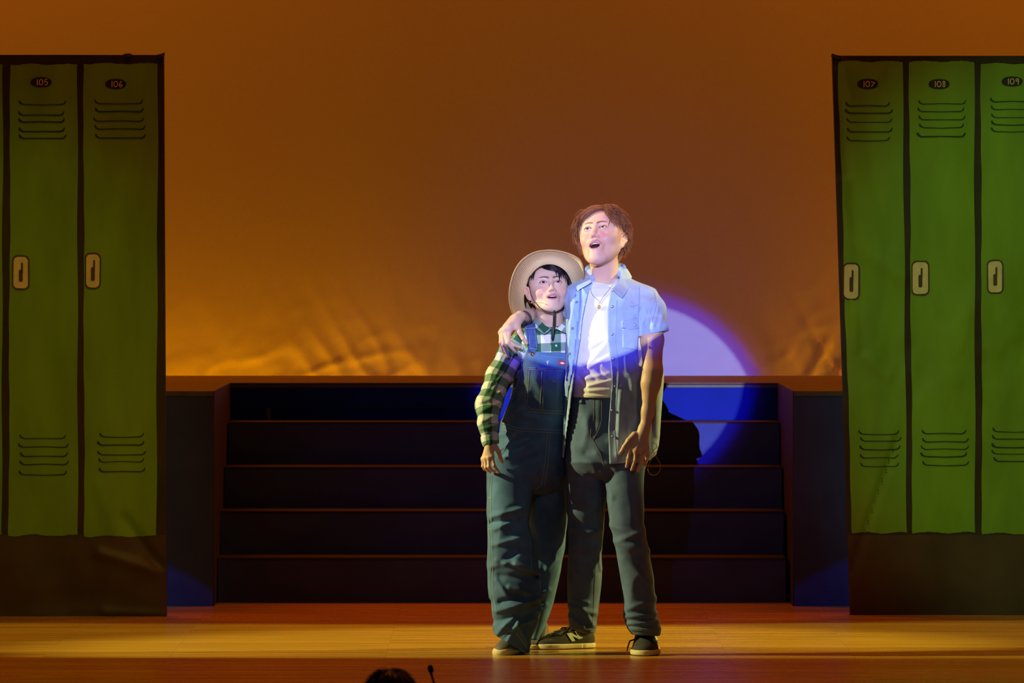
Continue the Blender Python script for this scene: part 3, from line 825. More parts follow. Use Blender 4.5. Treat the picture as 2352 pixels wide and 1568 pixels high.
def head_col(V, c, R, s, jaw, mouth, wide=1, base=SK, brow=(.10, .055, .03), lipc=LIP):
    L = ((V-c)@R)/s; L[:, 0] /= wide
    x, y, z = L.T; C = np.tile(np.array(base), (len(V), 1)).astype(float)
    def blend(w_, col):
        nonlocal C; w_ = np.clip(w_, 0, 1)[:, None]; C = C*(1-w_)+np.array(col)*w_
    fr = y < -.02
    for q in (-1, 1):
        blend(.55*np.exp(-(((x-q*.040)/.020)**2+((z+.035)/.016)**2))*fr, np.array(base)*[1.08, .66, .66])
        # eyebrow
        u = (q*x-.027)/.021; zc = .0232-.0048*(u-.25)**2+.0006*u
        blend(.9*np.clip((1.05-np.abs(u))*3.5, 0, 1)*np.clip(1.5-np.abs(z-zc)/(.0030-.0013*np.clip(u, -1, 1)), 0, 1)*(y < -.05), brow)
        # lash lines
        d = np.sqrt(((q*x-.031)/.0140)**2+((z)/.0062)**2)
        blend(.9*np.exp(-((d-1.0)/.2)**2)*(z > -.0015)*(y < -.076), (.06, .03, .02))
        blend(.3*np.exp(-((d-1.0)/.2)**2)*(z <= -.001)*(y < -.076), (.3, .14, .10))
        blend(.75*np.clip(1.5-1.3*np.hypot((q*x-.0062)/.0034, (z+.0432)/.0028), 0, 1)*(y < -.085), (.14, .05, .035))
    blend(.35*np.exp(-((x/.013)**2+((z+.030)/.018)**2))*(y < -.09), np.array(base)*[1.05, .75, .72])
    zu = -.0575; zl = -.0655-mouth; zm = (zu+zl)/2
    a = .0305; b_ = (zu-zl)/2+.0046
    hh = b_*np.clip(1-(x/a)**2, 0, 1)**.62
    blend(np.clip((hh-np.abs(z-zm-.0012-mouth*.30*(x/a)**2))*900, 0, 1)*(y < -.074)*(np.abs(x) < a)*.9, lipc)
    blend(((np.abs(x) < .021) & (z < zu+.001) & (z > zl-.001) & (y > -.086) & (y < -.055))*1.0, (.10, .02, .02))
    # ears a little redder
    blend(.45*(np.abs(x) > .0775)*(z < .03)*(z > -.05), np.array(base)*[1.05, .72, .68])
    return C
def eyes(c, R, s, par, look, iris=(.10, .06, .035), wide=1):
    for q in (-1, 1):
        b = MB(); b.ball((0, 0, 0), .0121*s, 0, 32, 24)
        V = np.array(b.v); d = V/np.linalg.norm(V, axis=1)[:, None]; lk = np.array(look, float); lk /= np.linalg.norm(lk)
        lk = R@lk; a = np.degrees(np.arccos(np.clip(d@lk, -1, 1)))
        C = np.tile(np.array([.78, .76, .76]), (len(V), 1)); C[a < 30] = iris; C[a < 13] = (.005, .005, .005)
        ce = c+R@(np.array([q*.031*wide, -.0785, 0])*s)
        # pole towards the gaze so that the iris is round
        M_ = Vector((0, 0, 1)).rotation_difference(Vector(lk)).to_matrix(); V2 = np.array([np.array(M_@Vector(v)) for v in b.v])
        d = V2/np.linalg.norm(V2, axis=1)[:, None]; a = np.degrees(np.arccos(np.clip(d@lk, -1, 1)))
        C = np.tile(np.array([.78, .76, .76]), (len(V), 1)); C[a < 33] = iris; C[a < 13] = (.005, .005, .005)
        mesh('eyeball', V2+ce, b.f, M['eye'], par, col=C)
def teeth(T, par, zu, zl, s, low=False, tongue=True):
    f = Field(); ws = [.0043, .0036, .0038, .0034, .0032]; x = 0
    for k, w_ in enumerate(ws):
        for q in (-1, 1):
            xc = x+w_; yy = -.0900+(xc/.021)**2*.011; an = math.degrees(math.atan(2*xc/.021**2*.011))
            f.u(Bx(T(q*xc, yy, zu-.0022), np.array([w_*1.0, .0022, .0062-.0004*k-(.0006 if k == 1 else 0)])*s, .0013, ROT@np.array(Matrix.Rotation(math.radians(q*an), 3, 'Z'))), .0003)
        x += 2*w_
    G, ax = f.grid(*f.bounds(), .0006); V, Q = nets(G, ax); mesh('upper_teeth', V, Q, M['tooth'], par)
    if tongue:
        MB().ball(T(0, -.072, zl+.0045), np.array([.016, .016, .0065])*s, 0, 20, 12, ROT).build('tongue', M['tongue'], par)
def hand_ops(f, wrist, wr, knuck, fingers, thumb, rf, kp=.012):
    """wrist point, knuckle points (index..little), finger chains starting at the knuckles, thumb chain"""
    for k in knuck: f.u(Rc(wrist, k, wr*.62, rf*1.35, None), kp)
    for a, b in zip(knuck[:-1], knuck[1:]): f.u(Rc(a, b, rf*1.15, rf*1.1), .006)
    for ch in fingers:
        n = len(ch); rs = np.linspace(rf*1.08, rf*.80, n)
        for i in range(n-1): f.u(Rc(ch[i], ch[i+1], rs[i], rs[i+1]), .0035 if i else .006)
        if n > 2: f.u(El(ch[1], [rs[1]*1.08]*3), .002)
    rs = [rf*1.75, rf*1.35, rf*1.1, rf*.92][:len(thumb)]
    for i in range(len(thumb)-1): f.u(Rc(thumb[i], thumb[i+1], rs[i], rs[i+1]), .008 if i == 0 else .004)
def nails(chs, rf, par):
    for ch in chs:
        a, b = np.array(ch[-2]), np.array(ch[-1]); t = (b-a)/np.linalg.norm(b-a); n = np.array([0, -1., 0]); n -= t*np.dot(n, t); n /= np.linalg.norm(n)
        s_ = np.cross(t, n); R_ = np.stack([s_, n, t], 1)
        MB().ball(b-t*.001+n*rf*.62, np.array([rf*.55, rf*.16, rf*.75]), 0, 12, 8, R_).build('fingernail', M['nail'], par)
M['nail'] = mat('fingernail', (.80, .58, .48), .3)

class Strands:
    """hair as many fine tapering strands gathered in locks; all strands share one mesh"""
    def __init__(s, seed=1): s.P = []; s.R = []; s.r = np.random.RandomState(seed)
    def lock(s, P, w_, n=20, thin=.00055, tip=.25, frizz=.0012):
        P = np.array(P); N = len(P); t = np.linspace(0, 1, N); T = np.gradient(P, axis=0); T /= np.linalg.norm(T, axis=1)[:, None]+1e-9
        a = np.cross(T, [0, 0, 1.]); a /= np.linalg.norm(a, axis=1)[:, None]+1e-6; b = np.cross(T, a)
        for _ in range(n):
            u, v = s.r.normal(0, 1, 2)*w_; ph = s.r.rand()*6; k = (1-t)*.9+t*tip; k = k*(.4+1.0*np.sin(math.pi*np.minimum(1, t*.9+.12)))
            e = s.r.uniform(.75, 1.0); Q = P+(a*u+b*v)*k[:, None]+a*(frizz*np.sin(t*9+ph)*t)[:, None]+b*(frizz*np.cos(t*7+ph)*t)[:, None]
            if e < 1: q = np.linspace(0, e, N)*(N-1); i = np.minimum(q.astype(int), N-2); f_ = (q-i)[:, None]; Q = Q[i]*(1-f_)+Q[i+1]*f_
            s.P.append(Q); s.R.append(thin*s.r.uniform(.7, 1.3)*(1-.75*t**2))
    def clear(s, f, c, off=.0025):                  # keep every strand outside the head
        P = np.array(s.P); K, N, _ = P.shape; q = P.reshape(-1, 3); t = np.tile(np.linspace(0, 1, N), K)
        for _ in range(3):
            d = field_at(f, q); n = q-c; n /= np.linalg.norm(n, axis=1)[:, None]; q = q+n*np.maximum(0, off+s.r.rand(len(q))*.0015+.002*t-d)[:, None]*1.15
        s.P = list(q.reshape(K, N, 3)); return s
    def build(s, name, m, par, base=None):
        P = np.array(s.P); R = np.array(s.R); K, N, _ = P.shape
        P[:, 1:-1] = (P[:, :-2]+2*P[:, 1:-1]+P[:, 2:])/4; T = np.gradient(P, axis=1); T /= np.linalg.norm(T, axis=2)[..., None]+1e-9
        a = np.cross(T, [.1, .2, 1.]); a /= np.linalg.norm(a, axis=2)[..., None]+1e-6; b = np.cross(T, a)
        V = np.stack([P+R[..., None]*(a*math.cos(c)+b*math.sin(c)) for c in (0, 2.094, 4.189)], 2).reshape(-1, 3)
        k, i, j = np.meshgrid(np.arange(K), np.arange(N-1), np.arange(3), indexing='ij'); o = (k*N+i)*3
        Q = np.stack([o+j, o+(j+1) % 3, o+3+(j+1) % 3, o+3+j], -1).reshape(-1, 4)
        if base is not None: Q = np.concatenate([Q, np.asarray(base[1])+len(V)]); V = np.concatenate([V, base[0]])
        return mesh(name, V, Q, m, par)
def lock(mb, P, w_, m=0, n=6):
    k = len(P); rs = [w_*(.35+.65*math.sin(math.pi*min(1, .12+.6*i/(k-1)))) if i < k-1 else w_*.08 for i in range(k)]
    mb.tube(P, rs, m, n)
def surf_lock(c, R, s, rad, th, ph, dth, dph, n=9, lift=(.0, .012), curl=0, seed=0, cen=(0, .012, .030)):
    """lock that runs over the skull ellipsoid: th = azimuth (0 = front, + = picture right), ph = elevation (deg)"""
    P = []
    for i in range(n):
        t = i/(n-1); a = math.radians(th+dth*t+curl*math.sin(t*5+seed)); e = math.radians(ph+dph*t+curl*.7*math.cos(t*4+seed))
        l = 1+(lift[0]+(lift[1]-lift[0])*t)/.08
        v = np.array([math.sin(a)*math.cos(e)*rad[0], -math.cos(a)*math.cos(e)*rad[1], math.sin(e)*rad[2]])*l
        P.append(c+R@((v+np.array(cen))*s))
    return P
def setcol(o, col):
    me = o.data; a = me.color_attributes.new('Col', 'FLOAT_COLOR', 'POINT'); c = np.ones((len(me.vertices), 4), np.float32); c[:, :3] = col; a.data.foreach_set('color', c.ravel())

# ================================================================== taller person: open denim shirt over a white tee
TP = empty('person', (XP(1392, 23.0), 23.05, 0))
tagp(TP, 'taller person in open light denim shirt and white tee, arm around the other, singing upwards', 'person')
HS = 1.04; ROT = rotm(-20, -24, -7)
eyeT = W(1366.5, 522.5, 22.93); cT = eyeT-ROT@(np.array([0, -.092, 0])*HS)
fT = Field()
JW = .015; MO = .023
TT = head_ops(fT, cT, ROT, HS, mouth=MO, jaw=JW, wide=.935, lip=.0026, nose=.9)
fHead = Field(); fHead.ops = list(fT.ops)
# neck, shoulders and chest
fT.u(Rc(TT(0, .020, -.050), W(1390, 648, 23.06), .052, .055), .02)
fT.u(Rc(TT(-.035, .01, -.05), W(1372, 655, 23.02), .018, .012), .02); fT.u(Rc(TT(.035, .01, -.05), W(1392, 655, 23.02), .018, .012), .02)
fT.u(Rc(W(1345, 680, 23.07), W(1455, 680, 23.06), .038, .038), .04)
fT.u(Loft([(662, 1330, 1470, 23.05, .07), (700, 1320, 1485, 23.03, .095), (780, 1322, 1484, 23.03, .10), (870, 1322, 1474, 23.03, .092), (960, 1315, 1476, 23.03, .095), (1050, 1315, 1470, 23.03, .09), (1075, 1330, 1460, 23.03, .07)]), .03)
# legs inside the jeans
for P, r in (([W(1345, 1060, 23.04), W(1345, 1240, 23.06), W(1340, 1445, 23.13)], [.055, .042, .030]), ([W(1438, 1060, 23.01), W(1450, 1250, 22.96), W(1484, 1450, 22.95)], [.052, .040, .030])): fT.chain(P, r, .03)
# arm at picture right, hanging
armL = [W(1490, 700, 23.0), W(1498, 780, 22.93), W(1498, 852, 22.905), W(1494, 880, 22.90), W(1487, 945, 22.89), W(1481, 985, 22.88)]
fT.chain(armL, [.045, .042, .0375, .0365, .0235, .021], .02)
def u8(u, v, Y, x0=1400, y0=950, k=9.8): return W(x0+u/k, y0+v/k, Y)
kn = [u8(462, 790, 22.862), u8(585, 840, 22.858), u8(705, 815, 22.862), u8(830, 760, 22.872)]
fg = [[u8(455, 790, 22.862), u8(425, 990, 22.862), u8(385, 1190, 22.880)], [u8(590, 840, 22.858), u8(575, 1040, 22.858), u8(500, 1255, 22.878)],
      [u8(715, 815, 22.862), u8(735, 1010, 22.862), u8(640, 1285, 22.882)], [u8(835, 760, 22.872), u8(848, 960, 22.874), u8(795, 1150, 22.892)]]
tb = [u8(560, 470, 22.87), u8(430, 600, 22.862), u8(330, 740, 22.860), u8(245, 885, 22.866)]
hand_ops(fT, u8(765, 330, 22.88), .024, kn, fg, tb, .0073)
# arm at picture left, around the smaller person's shoulders
armR = [W(1335, 690, 23.08), W(1296, 716, 23.24), W(1240, 722, 23.25), W(1212, 726, 23.14), W(1197, 730, 23.055)]
fT.chain(armR, [.046, .040, .034, .026, .023], .02)
def u7(u, v, Y): return W(1120+u/7.467, 690+v/7.467, Y)
kn2 = [u7(370, 490, 22.985), u7(295, 500, 22.985), u7(245, 520, 22.995), u7(225, 545, 23.015)]
fg2 = [[u7(370, 490, 22.985), u7(365, 690, 22.965), u7(450, 760, 22.968), u7(560, 800, 22.975)], [u7(300, 505, 22.985), u7(345, 730, 22.962), u7(480, 890, 22.972)],
       [u7(250, 530, 22.995), u7(270, 760, 22.962), u7(350, 955, 22.975)], [u7(228, 550, 23.015), u7(225, 720, 22.985), u7(258, 850, 22.992)]]
tb2 = [u7(500, 400, 23.0), u7(545, 540, 22.975), u7(610, 650, 22.970), u7(665, 730, 22.972)]
hand_ops(fT, u7(560, 270, 23.035), .026, kn2, fg2, tb2, .0075)
fT.u(Rc(u7(480, 350, 23.015), u7(370, 450, 22.99), .024, .018), .02)
bxs = [(W(1425, 700, 22.7)*[1, 0, 0]+[-.2, 22.80, W(0, 662, 23)[2]], None)]
def boxpx(x0, y0, x1, y1, Y0, Y1, h):
    a = W(x0, y1, (Y0+Y1)/2); b = W(x1, y0, (Y0+Y1)/2); return ([a[0], Y0, a[2]], [b[0], Y1, b[2]], h)
V, Q = sculpt(fT, .007, [boxpx(1310, 470, 1462, 664, 22.78, 23.26, .00145), boxpx(1414, 960, 1520, 1090, 22.82, 22.95, .0013), boxpx(1140, 705, 1232, 830, 22.90, 23.12, .0013), boxpx(1462, 740, 1535, 962, 22.80, 23.02, .003)])
C = head_col(V, cT, ROT, HS, JW, MO, base=(.70, .43, .33), brow=(.13, .065, .035), lipc=(.52, .22, .22), wide=.935)
far = V[:, 2] < W(0, 640, 23)[2]; C[far] = (.66, .43, .30); C[V[:, 2] < .30] = (.012, .012, .014)
bodyT = mesh('body', V, Q, M['skin'], TP, col=C)
eyes(cT, ROT, HS, TP, (-.12, -1, .20), (.10, .075, .05), wide=.935)
teeth(TT, TP, -.0575, -.0655-MO, HS)
nails([fg[1], fg[2], fg[3]], .0066, TP); MB().ball(tb[3]+np.array([-.003, -.005, .001]), (.0035, .002, .006), 0).build('fingernail', M['nail'], TP)
# hair
hb = Field(); sc = HS
hb.u(El(TT(0, .018, .033), np.array([.0800, .094, .080])*sc, ROT), 0)
hb.u(El(TT(.0, .062, -.030), np.array([.062, .042, .06])*sc, ROT), .03)
hb.sub(El(TT(0.004, -.108, -.026), np.array([.064, .070, .086])*sc, ROT), .01)
for q in (-1, 1): hb.sub(El(TT(q*.087, -.004, -.044), np.array([.03, .036, .046])*sc, ROT), .008)
G, ax = hb.grid(*hb.bounds(), .003); V, Q = nets(G, ax); V = smooth(V, Q, 2)
rnd = random.Random(11); RAD = (.077, .098, .084); st_ = Strands(3)
def hl(th, ph, dth, dph, w_, lift=(0, .012), curl=4, n=16): st_.lock(surf_lock(cT, ROT, sc, RAD, th, ph, dth, dph, 12, lift, curl, rnd.uniform(0, 6), (0, .010, .026)), w_*sc, int(n*1.3))
for _ in range(170):                              # crown and top
    th = rnd.uniform(-175, 185); ph = rnd.uniform(48, 86); front = abs(th) < 75
    hl(th, ph, rnd.uniform(-34, 6) if front else rnd.uniform(-18, 18), -(ph-(40 if front else rnd.uniform(0, 20)))*rnd.uniform(.6, 1), .0030, (.001, rnd.uniform(.004, .016)), 6)
for _ in range(120):                               # fringe sweeping to picture left, low over the temple
    t = rnd.random(); hl(30-24*t+rnd.uniform(-6, 6), 52+12*t+rnd.uniform(-5, 6), -62-36*rnd.random(), -30-26*rnd.random(), .0032, (.004, rnd.uniform(.010, .024)), 3.5)
for _ in range(80): hl(rnd.uniform(22, 40), rnd.uniform(54, 74), rnd.uniform(30, 62), -rnd.uniform(40, 66), .0034, (.005, rnd.uniform(.014, .032)), 9)
for _ in range(50): hl(-rnd.uniform(20, 55), rnd.uniform(44, 62), -rnd.uniform(14, 40), -rnd.uniform(24, 54), .0032, (.005, rnd.uniform(.014, .034)), 7)
for _ in range(90): hl(rnd.uniform(26, 52), rnd.uniform(48, 66), rnd.uniform(4, 34), -rnd.uniform(40, 70), .0032, (.003, rnd.uniform(.008, .020)), 7)
for _ in range(120):                               # side at picture right, over the temple to the ear
    th = rnd.uniform(40, 112); hl(th, rnd.uniform(46 if th < 66 else 24, 62), rnd.uniform(-8, 30), -rnd.uniform(22, 36 if th < 100 else 60), .0032, (.005, rnd.uniform(.016, .040)), 12)
for _ in range(100):                               # side at picture left
    hl(-rnd.uniform(50, 120), rnd.uniform(15, 55), rnd.uniform(-24, 6), -rnd.uniform(30, 64), .0032, (.008, rnd.uniform(.022, .046)), 12)
for _ in range(230):                              # back and nape
    sg = rnd.choice((-1, 1)); hl(sg*rnd.uniform(98, 180), rnd.uniform(-30, 38), rnd.uniform(-15, 15), -rnd.uniform(28, 58), .0032, (.005, rnd.uniform(.014, .042)), 12)
for _ in range(110):                               # fly-away strands
    hl(-rnd.uniform(60, 180) if rnd.random() < .4 else rnd.uniform(60, 150), rnd.uniform(10, 75), rnd.uniform(-30, 30), -rnd.uniform(10, 50), .001, (.010, rnd.uniform(.018, .036)), 12, 2)
st_.clear(fHead, TT(0, .01, .02)); st_.build('hair', M['hair_brown'], TP, (V, Q))

# ---- white tee
ft = Field()
teeR = [(640, 1354, 1424, 23.05, .055), (648, 1338, 1450, 23.045, .07), (662, 1322, 1482, 23.04, .088), (700, 1314, 1500, 23.03, .108), (780, 1316, 1492, 23.02, .113), (860, 1316, 1480, 23.02, .106), (892, 1316, 1480, 23.02, .110), (912, 1315, 1478, 23.02, .107)]
ft.u(Loft(teeR, 2.2), 0)
ft.sub(El(W(1390, 636, 22.93), (.058, .12, .028)), .004)
ft.post.append(folds([(1345, 800, 1400, 770, 7, 3), (1400, 780, 1350, 835, 6, 4), (1340, 850, 1400, 815, 5, 5), (1345, 868, 1398, 858, 5, 6), (1350, 885, 1404, 872, 4, 7), (1335, 838, 1366, 868, 5, -4), (1352, 896, 1400, 893, 4, 5), (1382, 838, 1402, 850, 4, 5), (1362, 700, 1350, 780, 12, 2), (1388, 720, 1392, 800, 10, 2), (1330, 862, 1345, 885, 4, -5), (1332, 900, 1404, 905, 2.5, -3), (1372, 846, 1388, 866, 4, -5)], front=23.0))
G, ax = ft.grid(*ft.bounds(), .0032); V, Q = nets(G, ax); V = smooth(V, Q, 2)
tee = mesh('tee_shirt', V, Q, M['tee'], TP)
tT = bvh(tee); b = MB()
stitch(b, tT, [(1355, 645), (1364, 651), (1385, 655), (1410, 652), (1424, 645)], .0016, 0, 0)
b.build('neck_seam', M['tee_seam'], tee); b = MB()
stitch(b, tT, [(1336, 908), (1360, 909), (1402, 910)], .0016, 0, 0); b.build('hem_seam', M['tee_seam'], tee)

# ---- jeans
fj = Field()
fj.u(Loft([(893, 1316, 1478, 23.03, .100), (915, 1314, 1479, 23.03, .104), (950, 1309, 1482, 23.03, .112), (1000, 1304, 1484, 23.03, .118), (1060, 1300, 1484, 23.02, .118), (1085, 1318, 1470, 23.02, .10), (1100, 1345, 1450, 23.02, .06)]), 0)
LGL = [(1020, 1303, 1394, 23.04, .10), (1060, 1300, 1394, 23.04, .105), (1100, 1299, 1394, 23.05, .10), (1150, 1301, 1391, 23.05, .095), (1200, 1303, 1386, 23.06, .088), (1250, 1305, 1383, 23.06, .082), (1320, 1304, 1382, 23.08, .078), (1360, 1304, 1378, 23.10, .074), (1400, 1307, 1373, 23.11, .070), (1428, 1307, 1370, 23.12, .070), (1442, 1310, 1369, 23.13, .072), (1451, 1334, 1368, 23.14, .066)]
LGR = [(1020, 1392, 1484, 23.02, .105), (1060, 1391, 1484, 23.01, .108), (1100, 1391, 1482, 22.99, .10), (1150, 1394, 1479, 22.97, .095), (1200, 1401, 1479, 22.95, .09), (1250, 1412, 1487, 22.94, .084), (1320, 1424, 1500, 22.95, .078), (1380, 1433, 1506, 22.96, .074), (1415, 1434, 1505, 22.96, .072), (1432, 1438, 1514, 22.96, .076), (1450, 1446, 1517, 22.96, .076), (1458, 1452, 1516, 22.96, .074)]
fj.u(Loft(LGL), .006); fj.u(Loft(LGR), .02)
fj.post.append(folds([(1310, 1175, 1352, 1190, 8, 4), (1312, 1212, 1375, 1224, 7, 5), (1330, 1232, 1380, 1215, 6, 4), (1320, 1250, 1378, 1262, 6, 3), (1372, 1262, 1381, 1310, 4, 4), (1310, 1395, 1368, 1410, 6, 6), (1308, 1418, 1340, 1442, 5, 5), (1340, 1400, 1365, 1440, 5, 5), (1310, 1380, 1350, 1385, 5, 4),
 (1405, 1205, 1472, 1228, 8, 6), (1412, 1240, 1478, 1215, 7, 5), (1420, 1245, 1490, 1262, 7, 4), (1432, 1280, 1490, 1330, 9, 4), (1440, 1395, 1505, 1372, 7, 5), (1436, 1412, 1510, 1408, 6, 7), (1442, 1428, 1514, 1424, 5, 6), (1445, 1440, 1515, 1441, 4, 5),
 (1330, 925, 1352, 990, 10, 4), (1352, 950, 1340, 1020, 9, 3), (1400, 1010, 1445, 990, 9, 4), (1370, 1040, 1410, 1075, 8, 5), (1380, 1080, 1405, 1140, 6, 4), (1345, 1040, 1380, 1060, 8, -4), (1300, 1060, 1345, 1085, 8, 4)]))
_fj = fj.post.pop(); fj.post.append(lambda X, Y, Z: _fj(X, Y, Z)*1.4)
fj.post.append(crumple(14, 14, 9, .0024, 3))
fj.post.append(folds([(1375, 912, 1374, 975, 7, 3), (1374, 975, 1364, 1000, 5, 2)], front=23.0))
G, ax = fj.grid(*fj.bounds(), .0042); V, Q = nets(G, ax); V = smooth(V, Q, 2)
zz = V[:, 2]; xx = V[:, 0]; C = np.tile(np.array([.078, .132, .24]), (len(V), 1))
pxx = CX+xx*F/V[:, 1]; pyy = YH+(H-zz)*F/V[:, 1]
fade = np.exp(-((pxx-1345)/22)**2-((pyy-1020)/75)**2)+.9*np.exp(-((pxx-1442)/20)**2-((pyy-1090)/90)**2)   # worn thighs
C *= (1+.55*np.clip(fade, 0, 1))[:, None]; jeans = mesh('jeans', V, Q, M['jeans'], TP, col=C)
tJ = bvh(jeans); b = MB()
for pts in ([(1365, 912), (1364, 960), (1357, 985), (1356, 1003), (1362, 1010)], [(1382, 915), (1381, 965), (1374, 990), (1362, 1010)], [(1362, 1010), (1378, 1040), (1390, 1075)],
            [(1379, 1140), (1376, 1200), (1369, 1270), (1366, 1330), (1363, 1390), (1360, 1440)], [(1318, 930), (1330, 928), (1345, 912)], [(1308, 950), (1300, 1060)],
            [(1478, 1150), (1472, 1200), (1488, 1250), (1498, 1320), (1502, 1380)], [(1448, 1446), (1480, 1448), (1514, 1447)], [(1334, 1442), (1350, 1445), (1366, 1446)]):
    stitch(b, tJ, pts, .0009, .0006)
b.build('seam_stitching', M['thread_tan'], jeans)
for x in (1331, 1432): b = MB(); patch(b, tJ, [(x, 898), (x+7, 898), (x+7, 926), (x, 926)], .002, .003); o = b.build('belt_loop', M['jeans'], jeans); setcol(o, (.088, .150, .30))

# ---- open denim shirt: a cloth shell, cut open in front
shR = [(628, 1352, 1432, 23.07, .070), (640, 1336, 1450, 23.065, .085), (652, 1314, 1478, 23.06, .10), (664, 1304, 1502, 23.055, .113), (700, 1301, 1512, 23.03, .128), (780, 1301, 1516, 23.02, .132), (860, 1299, 1524, 23.02, .132), (930, 1296, 1521, 23.02, .135), (1000, 1294, 1516, 23.02, .138), (1050, 1292, 1511, 23.02, .14), (1064, 1292, 1509, 23.02, .14)]
shR += [(1090, 1292, 1506, 23.02, .14)]
shR[0] = (612, 1356, 1426, 23.08, .064)
fs = Field(); fs.u(Loft(shR, 2.2), 0)
opening = [(1368, 570), (1366, 645), (1352, 672), (1345, 700), (1338, 735), (1334, 775), (1328, 810), (1321, 855), (1311, 931), (1301, 1000), (1296, 1055), (1296, 1130), (1400, 1130), (1400, 1065), (1397, 985), (1402, 920), (1406, 877), (1403, 835), (1396, 783), (1395, 712), (1402, 673), (1424, 640), (1424, 570)]
fs.post.append(folds([(1310, 680, 1318, 760, 5, 4), (1452, 665, 1462, 760, 8, -4), (1430, 680, 1425, 760, 10, 3), (1452, 800, 1470, 860, 6, 6), (1448, 860, 1462, 960, 7, 7), (1425, 900, 1418, 1040, 7, 7), (1468, 880, 1470, 1000, 5, -6), (1440, 960, 1450, 1050, 6, 8), (1506, 870, 1508, 1000, 5, 7), (1498, 900, 1494, 1020, 5, -6), (1412, 850, 1408, 980, 6, -4),
 (1322, 780, 1312, 900, 5, 5), (1310, 900, 1302, 1000, 4, 4), (1475, 700, 1460, 740, 5, -4), (1488, 712, 1500, 752, 4, 4), (1510, 705, 1500, 745, 4, 5), (1498, 690, 1480, 740, 4, 4), (1520, 725, 1512, 752, 4, 4), (1436, 820, 1440, 860, 6, 4), (1432, 680, 1452, 700, 5, 3)]))
fs.post.append(crumple(16, 16, 6, .0022, 8))
fs.u(Rc(W(1474, 688, 23.02), W(1496, 712, 22.99), .054, .056), .04)
fs.u(Rc(W(1496, 712, 22.99), W(1503, 785, 22.94), .056, .058), .014)
fs.u(Rc(W(1500, 757, 22.952), W(1503, 785, 22.94), .0600, .0612), .002)
fs.u(Rc(W(1330, 686, 23.06), W(1296, 714, 23.22), .056, .052), .03)
TH = .0078
G0, ax = fs.grid(*fs.bounds(), .0032)
THz = TH+.016*np.clip((ax[2]-W(0, 672, 23.05)[2])/.03, 0, 1)[None, None, :]
sg = np.maximum(G0, -(G0+THz))
X = ax[0][:, None, None]; Yg = ax[1][None, :, None]; Z = ax[2][None, None, :]
def cut(P, y0, y1):
    global sg
    p = Poly(P, 22.9, y0, y1); sg = np.maximum(sg, -p.d(X, Yg, Z)).astype(np.float32)
cut(opening, 22.6, 23.02)
cut([(1330, 560), (1330, 634), (1352, 618), (1390, 622), (1430, 612), (1445, 626), (1445, 560)], 22.6, 23.6)
cut([(1270, 1053), (1300, 1053), (1300, 1140), (1270, 1140)], 22.6, 23.6)
cut([(1300, 1064), (1400, 1066), (1437, 1062), (1470, 1064), (1492, 1058), (1508, 1046), (1516, 1020), (1560, 1000), (1560, 1140), (1300, 1140)], 22.6, 23.6)
cutc = W(1502, 767, 22.945)
pl = Z-(cutc[2]+(X-cutc[0])*.22-(Yg-cutc[1])*.1)
reg = (np.sqrt((X-cutc[0])**2+(Yg-cutc[1])**2) < .074) & (Z > cutc[2]-.12) & (Z < cutc[2]+.03) & ((X > W(1462, 0, 22.95)[0]) & (Yg < 23.0-(X-cutc[0])*.0))
sg = np.where(reg, np.maximum(sg, -pl), sg).astype(np.float32)
V, Q = nets(sg, ax); V = smooth(V, Q, 2)
C = np.tile(np.array([.33, .46, .70]), (len(V), 1)); pxx = CX+V[:, 0]*F/V[:, 1]; pyy = YH+(H-V[:, 2])*F/V[:, 1]
C *= (1+.10*vnoise(V[:, 0]*20, V[:, 1]*20, V[:, 2]*9))[:, None]
shirt = mesh('denim_shirt', V, Q, M['shirt'], TP, col=C)
tS = bvh(shirt)
# plackets (darker facing), pocket, collar, seams, snaps
b = MB()
patch(b, tS, [(1324, 664), (1334, 662), (1334, 700), (1328, 745), (1322, 800), (1316, 850), (1306, 900), (1300, 960), (1297, 1000), (1294, 1000), (1296, 930), (1299, 900), (1302, 850), (1306, 800), (1311, 745), (1318, 700)], .0012, .003)
b.build('left_placket', M['shirt_edge'], shirt)
b = MB()
patch(b, tS, [(1401, 668), (1412, 666), (1414, 700), (1412, 780), (1418, 850), (1419, 880), (1413, 930), (1408, 985), (1413, 1062), (1402, 1064), (1398, 985), (1403, 922), (1407, 877), (1404, 835), (1397, 783), (1396, 712)], .0012, .003)
b.build('right_placket', M['shirt_edge'], shirt)
b = MB()
patch(b, tS, [(1427, 737), (1466, 730), (1467, 754), (1448, 757), (1427, 753)], .003, .0025)
b.build('pocket_flap', M['shirt'], shirt); setcol(bpy.data.objects['pocket_flap'], (.33, .46, .70))
b = MB()
patch(b, tS, [(1430, 755), (1466, 753), (1465, 804), (1429, 798)], .0015, .0018)
b.build('chest_pocket', M['shirt'], shirt); setcol(bpy.data.objects['chest_pocket'], (.36, .50, .74))
b = MB()
for pts in ([(1427, 737), (1466, 730)], [(1427, 753), (1448, 757), (1467, 754)], [(1429, 798), (1465, 804)], [(1430, 757), (1429, 798)], [(1431, 785), (1465, 788)], [(1434, 682), (1450, 704)], [(1450, 704), (1466, 700)], [(1469, 660), (1468, 700), (1466, 730), (1468, 778)],
            [(1472, 779), (1488, 764), (1510, 752), (1528, 749)], [(1450, 632), (1490, 648), (1508, 668)], [(1503, 672), (1508, 700), (1498, 740)], [(1416, 690), (1414, 780), (1421, 860), (1416, 930), (1412, 985), (1417, 1060)], [(1403, 1060), (1436, 1057)], [(1306, 690), (1304, 780)]):
    stitch(b, tS, pts, .00065, .0007)
b.build('seam_lines', M['shirt_seam'], shirt)
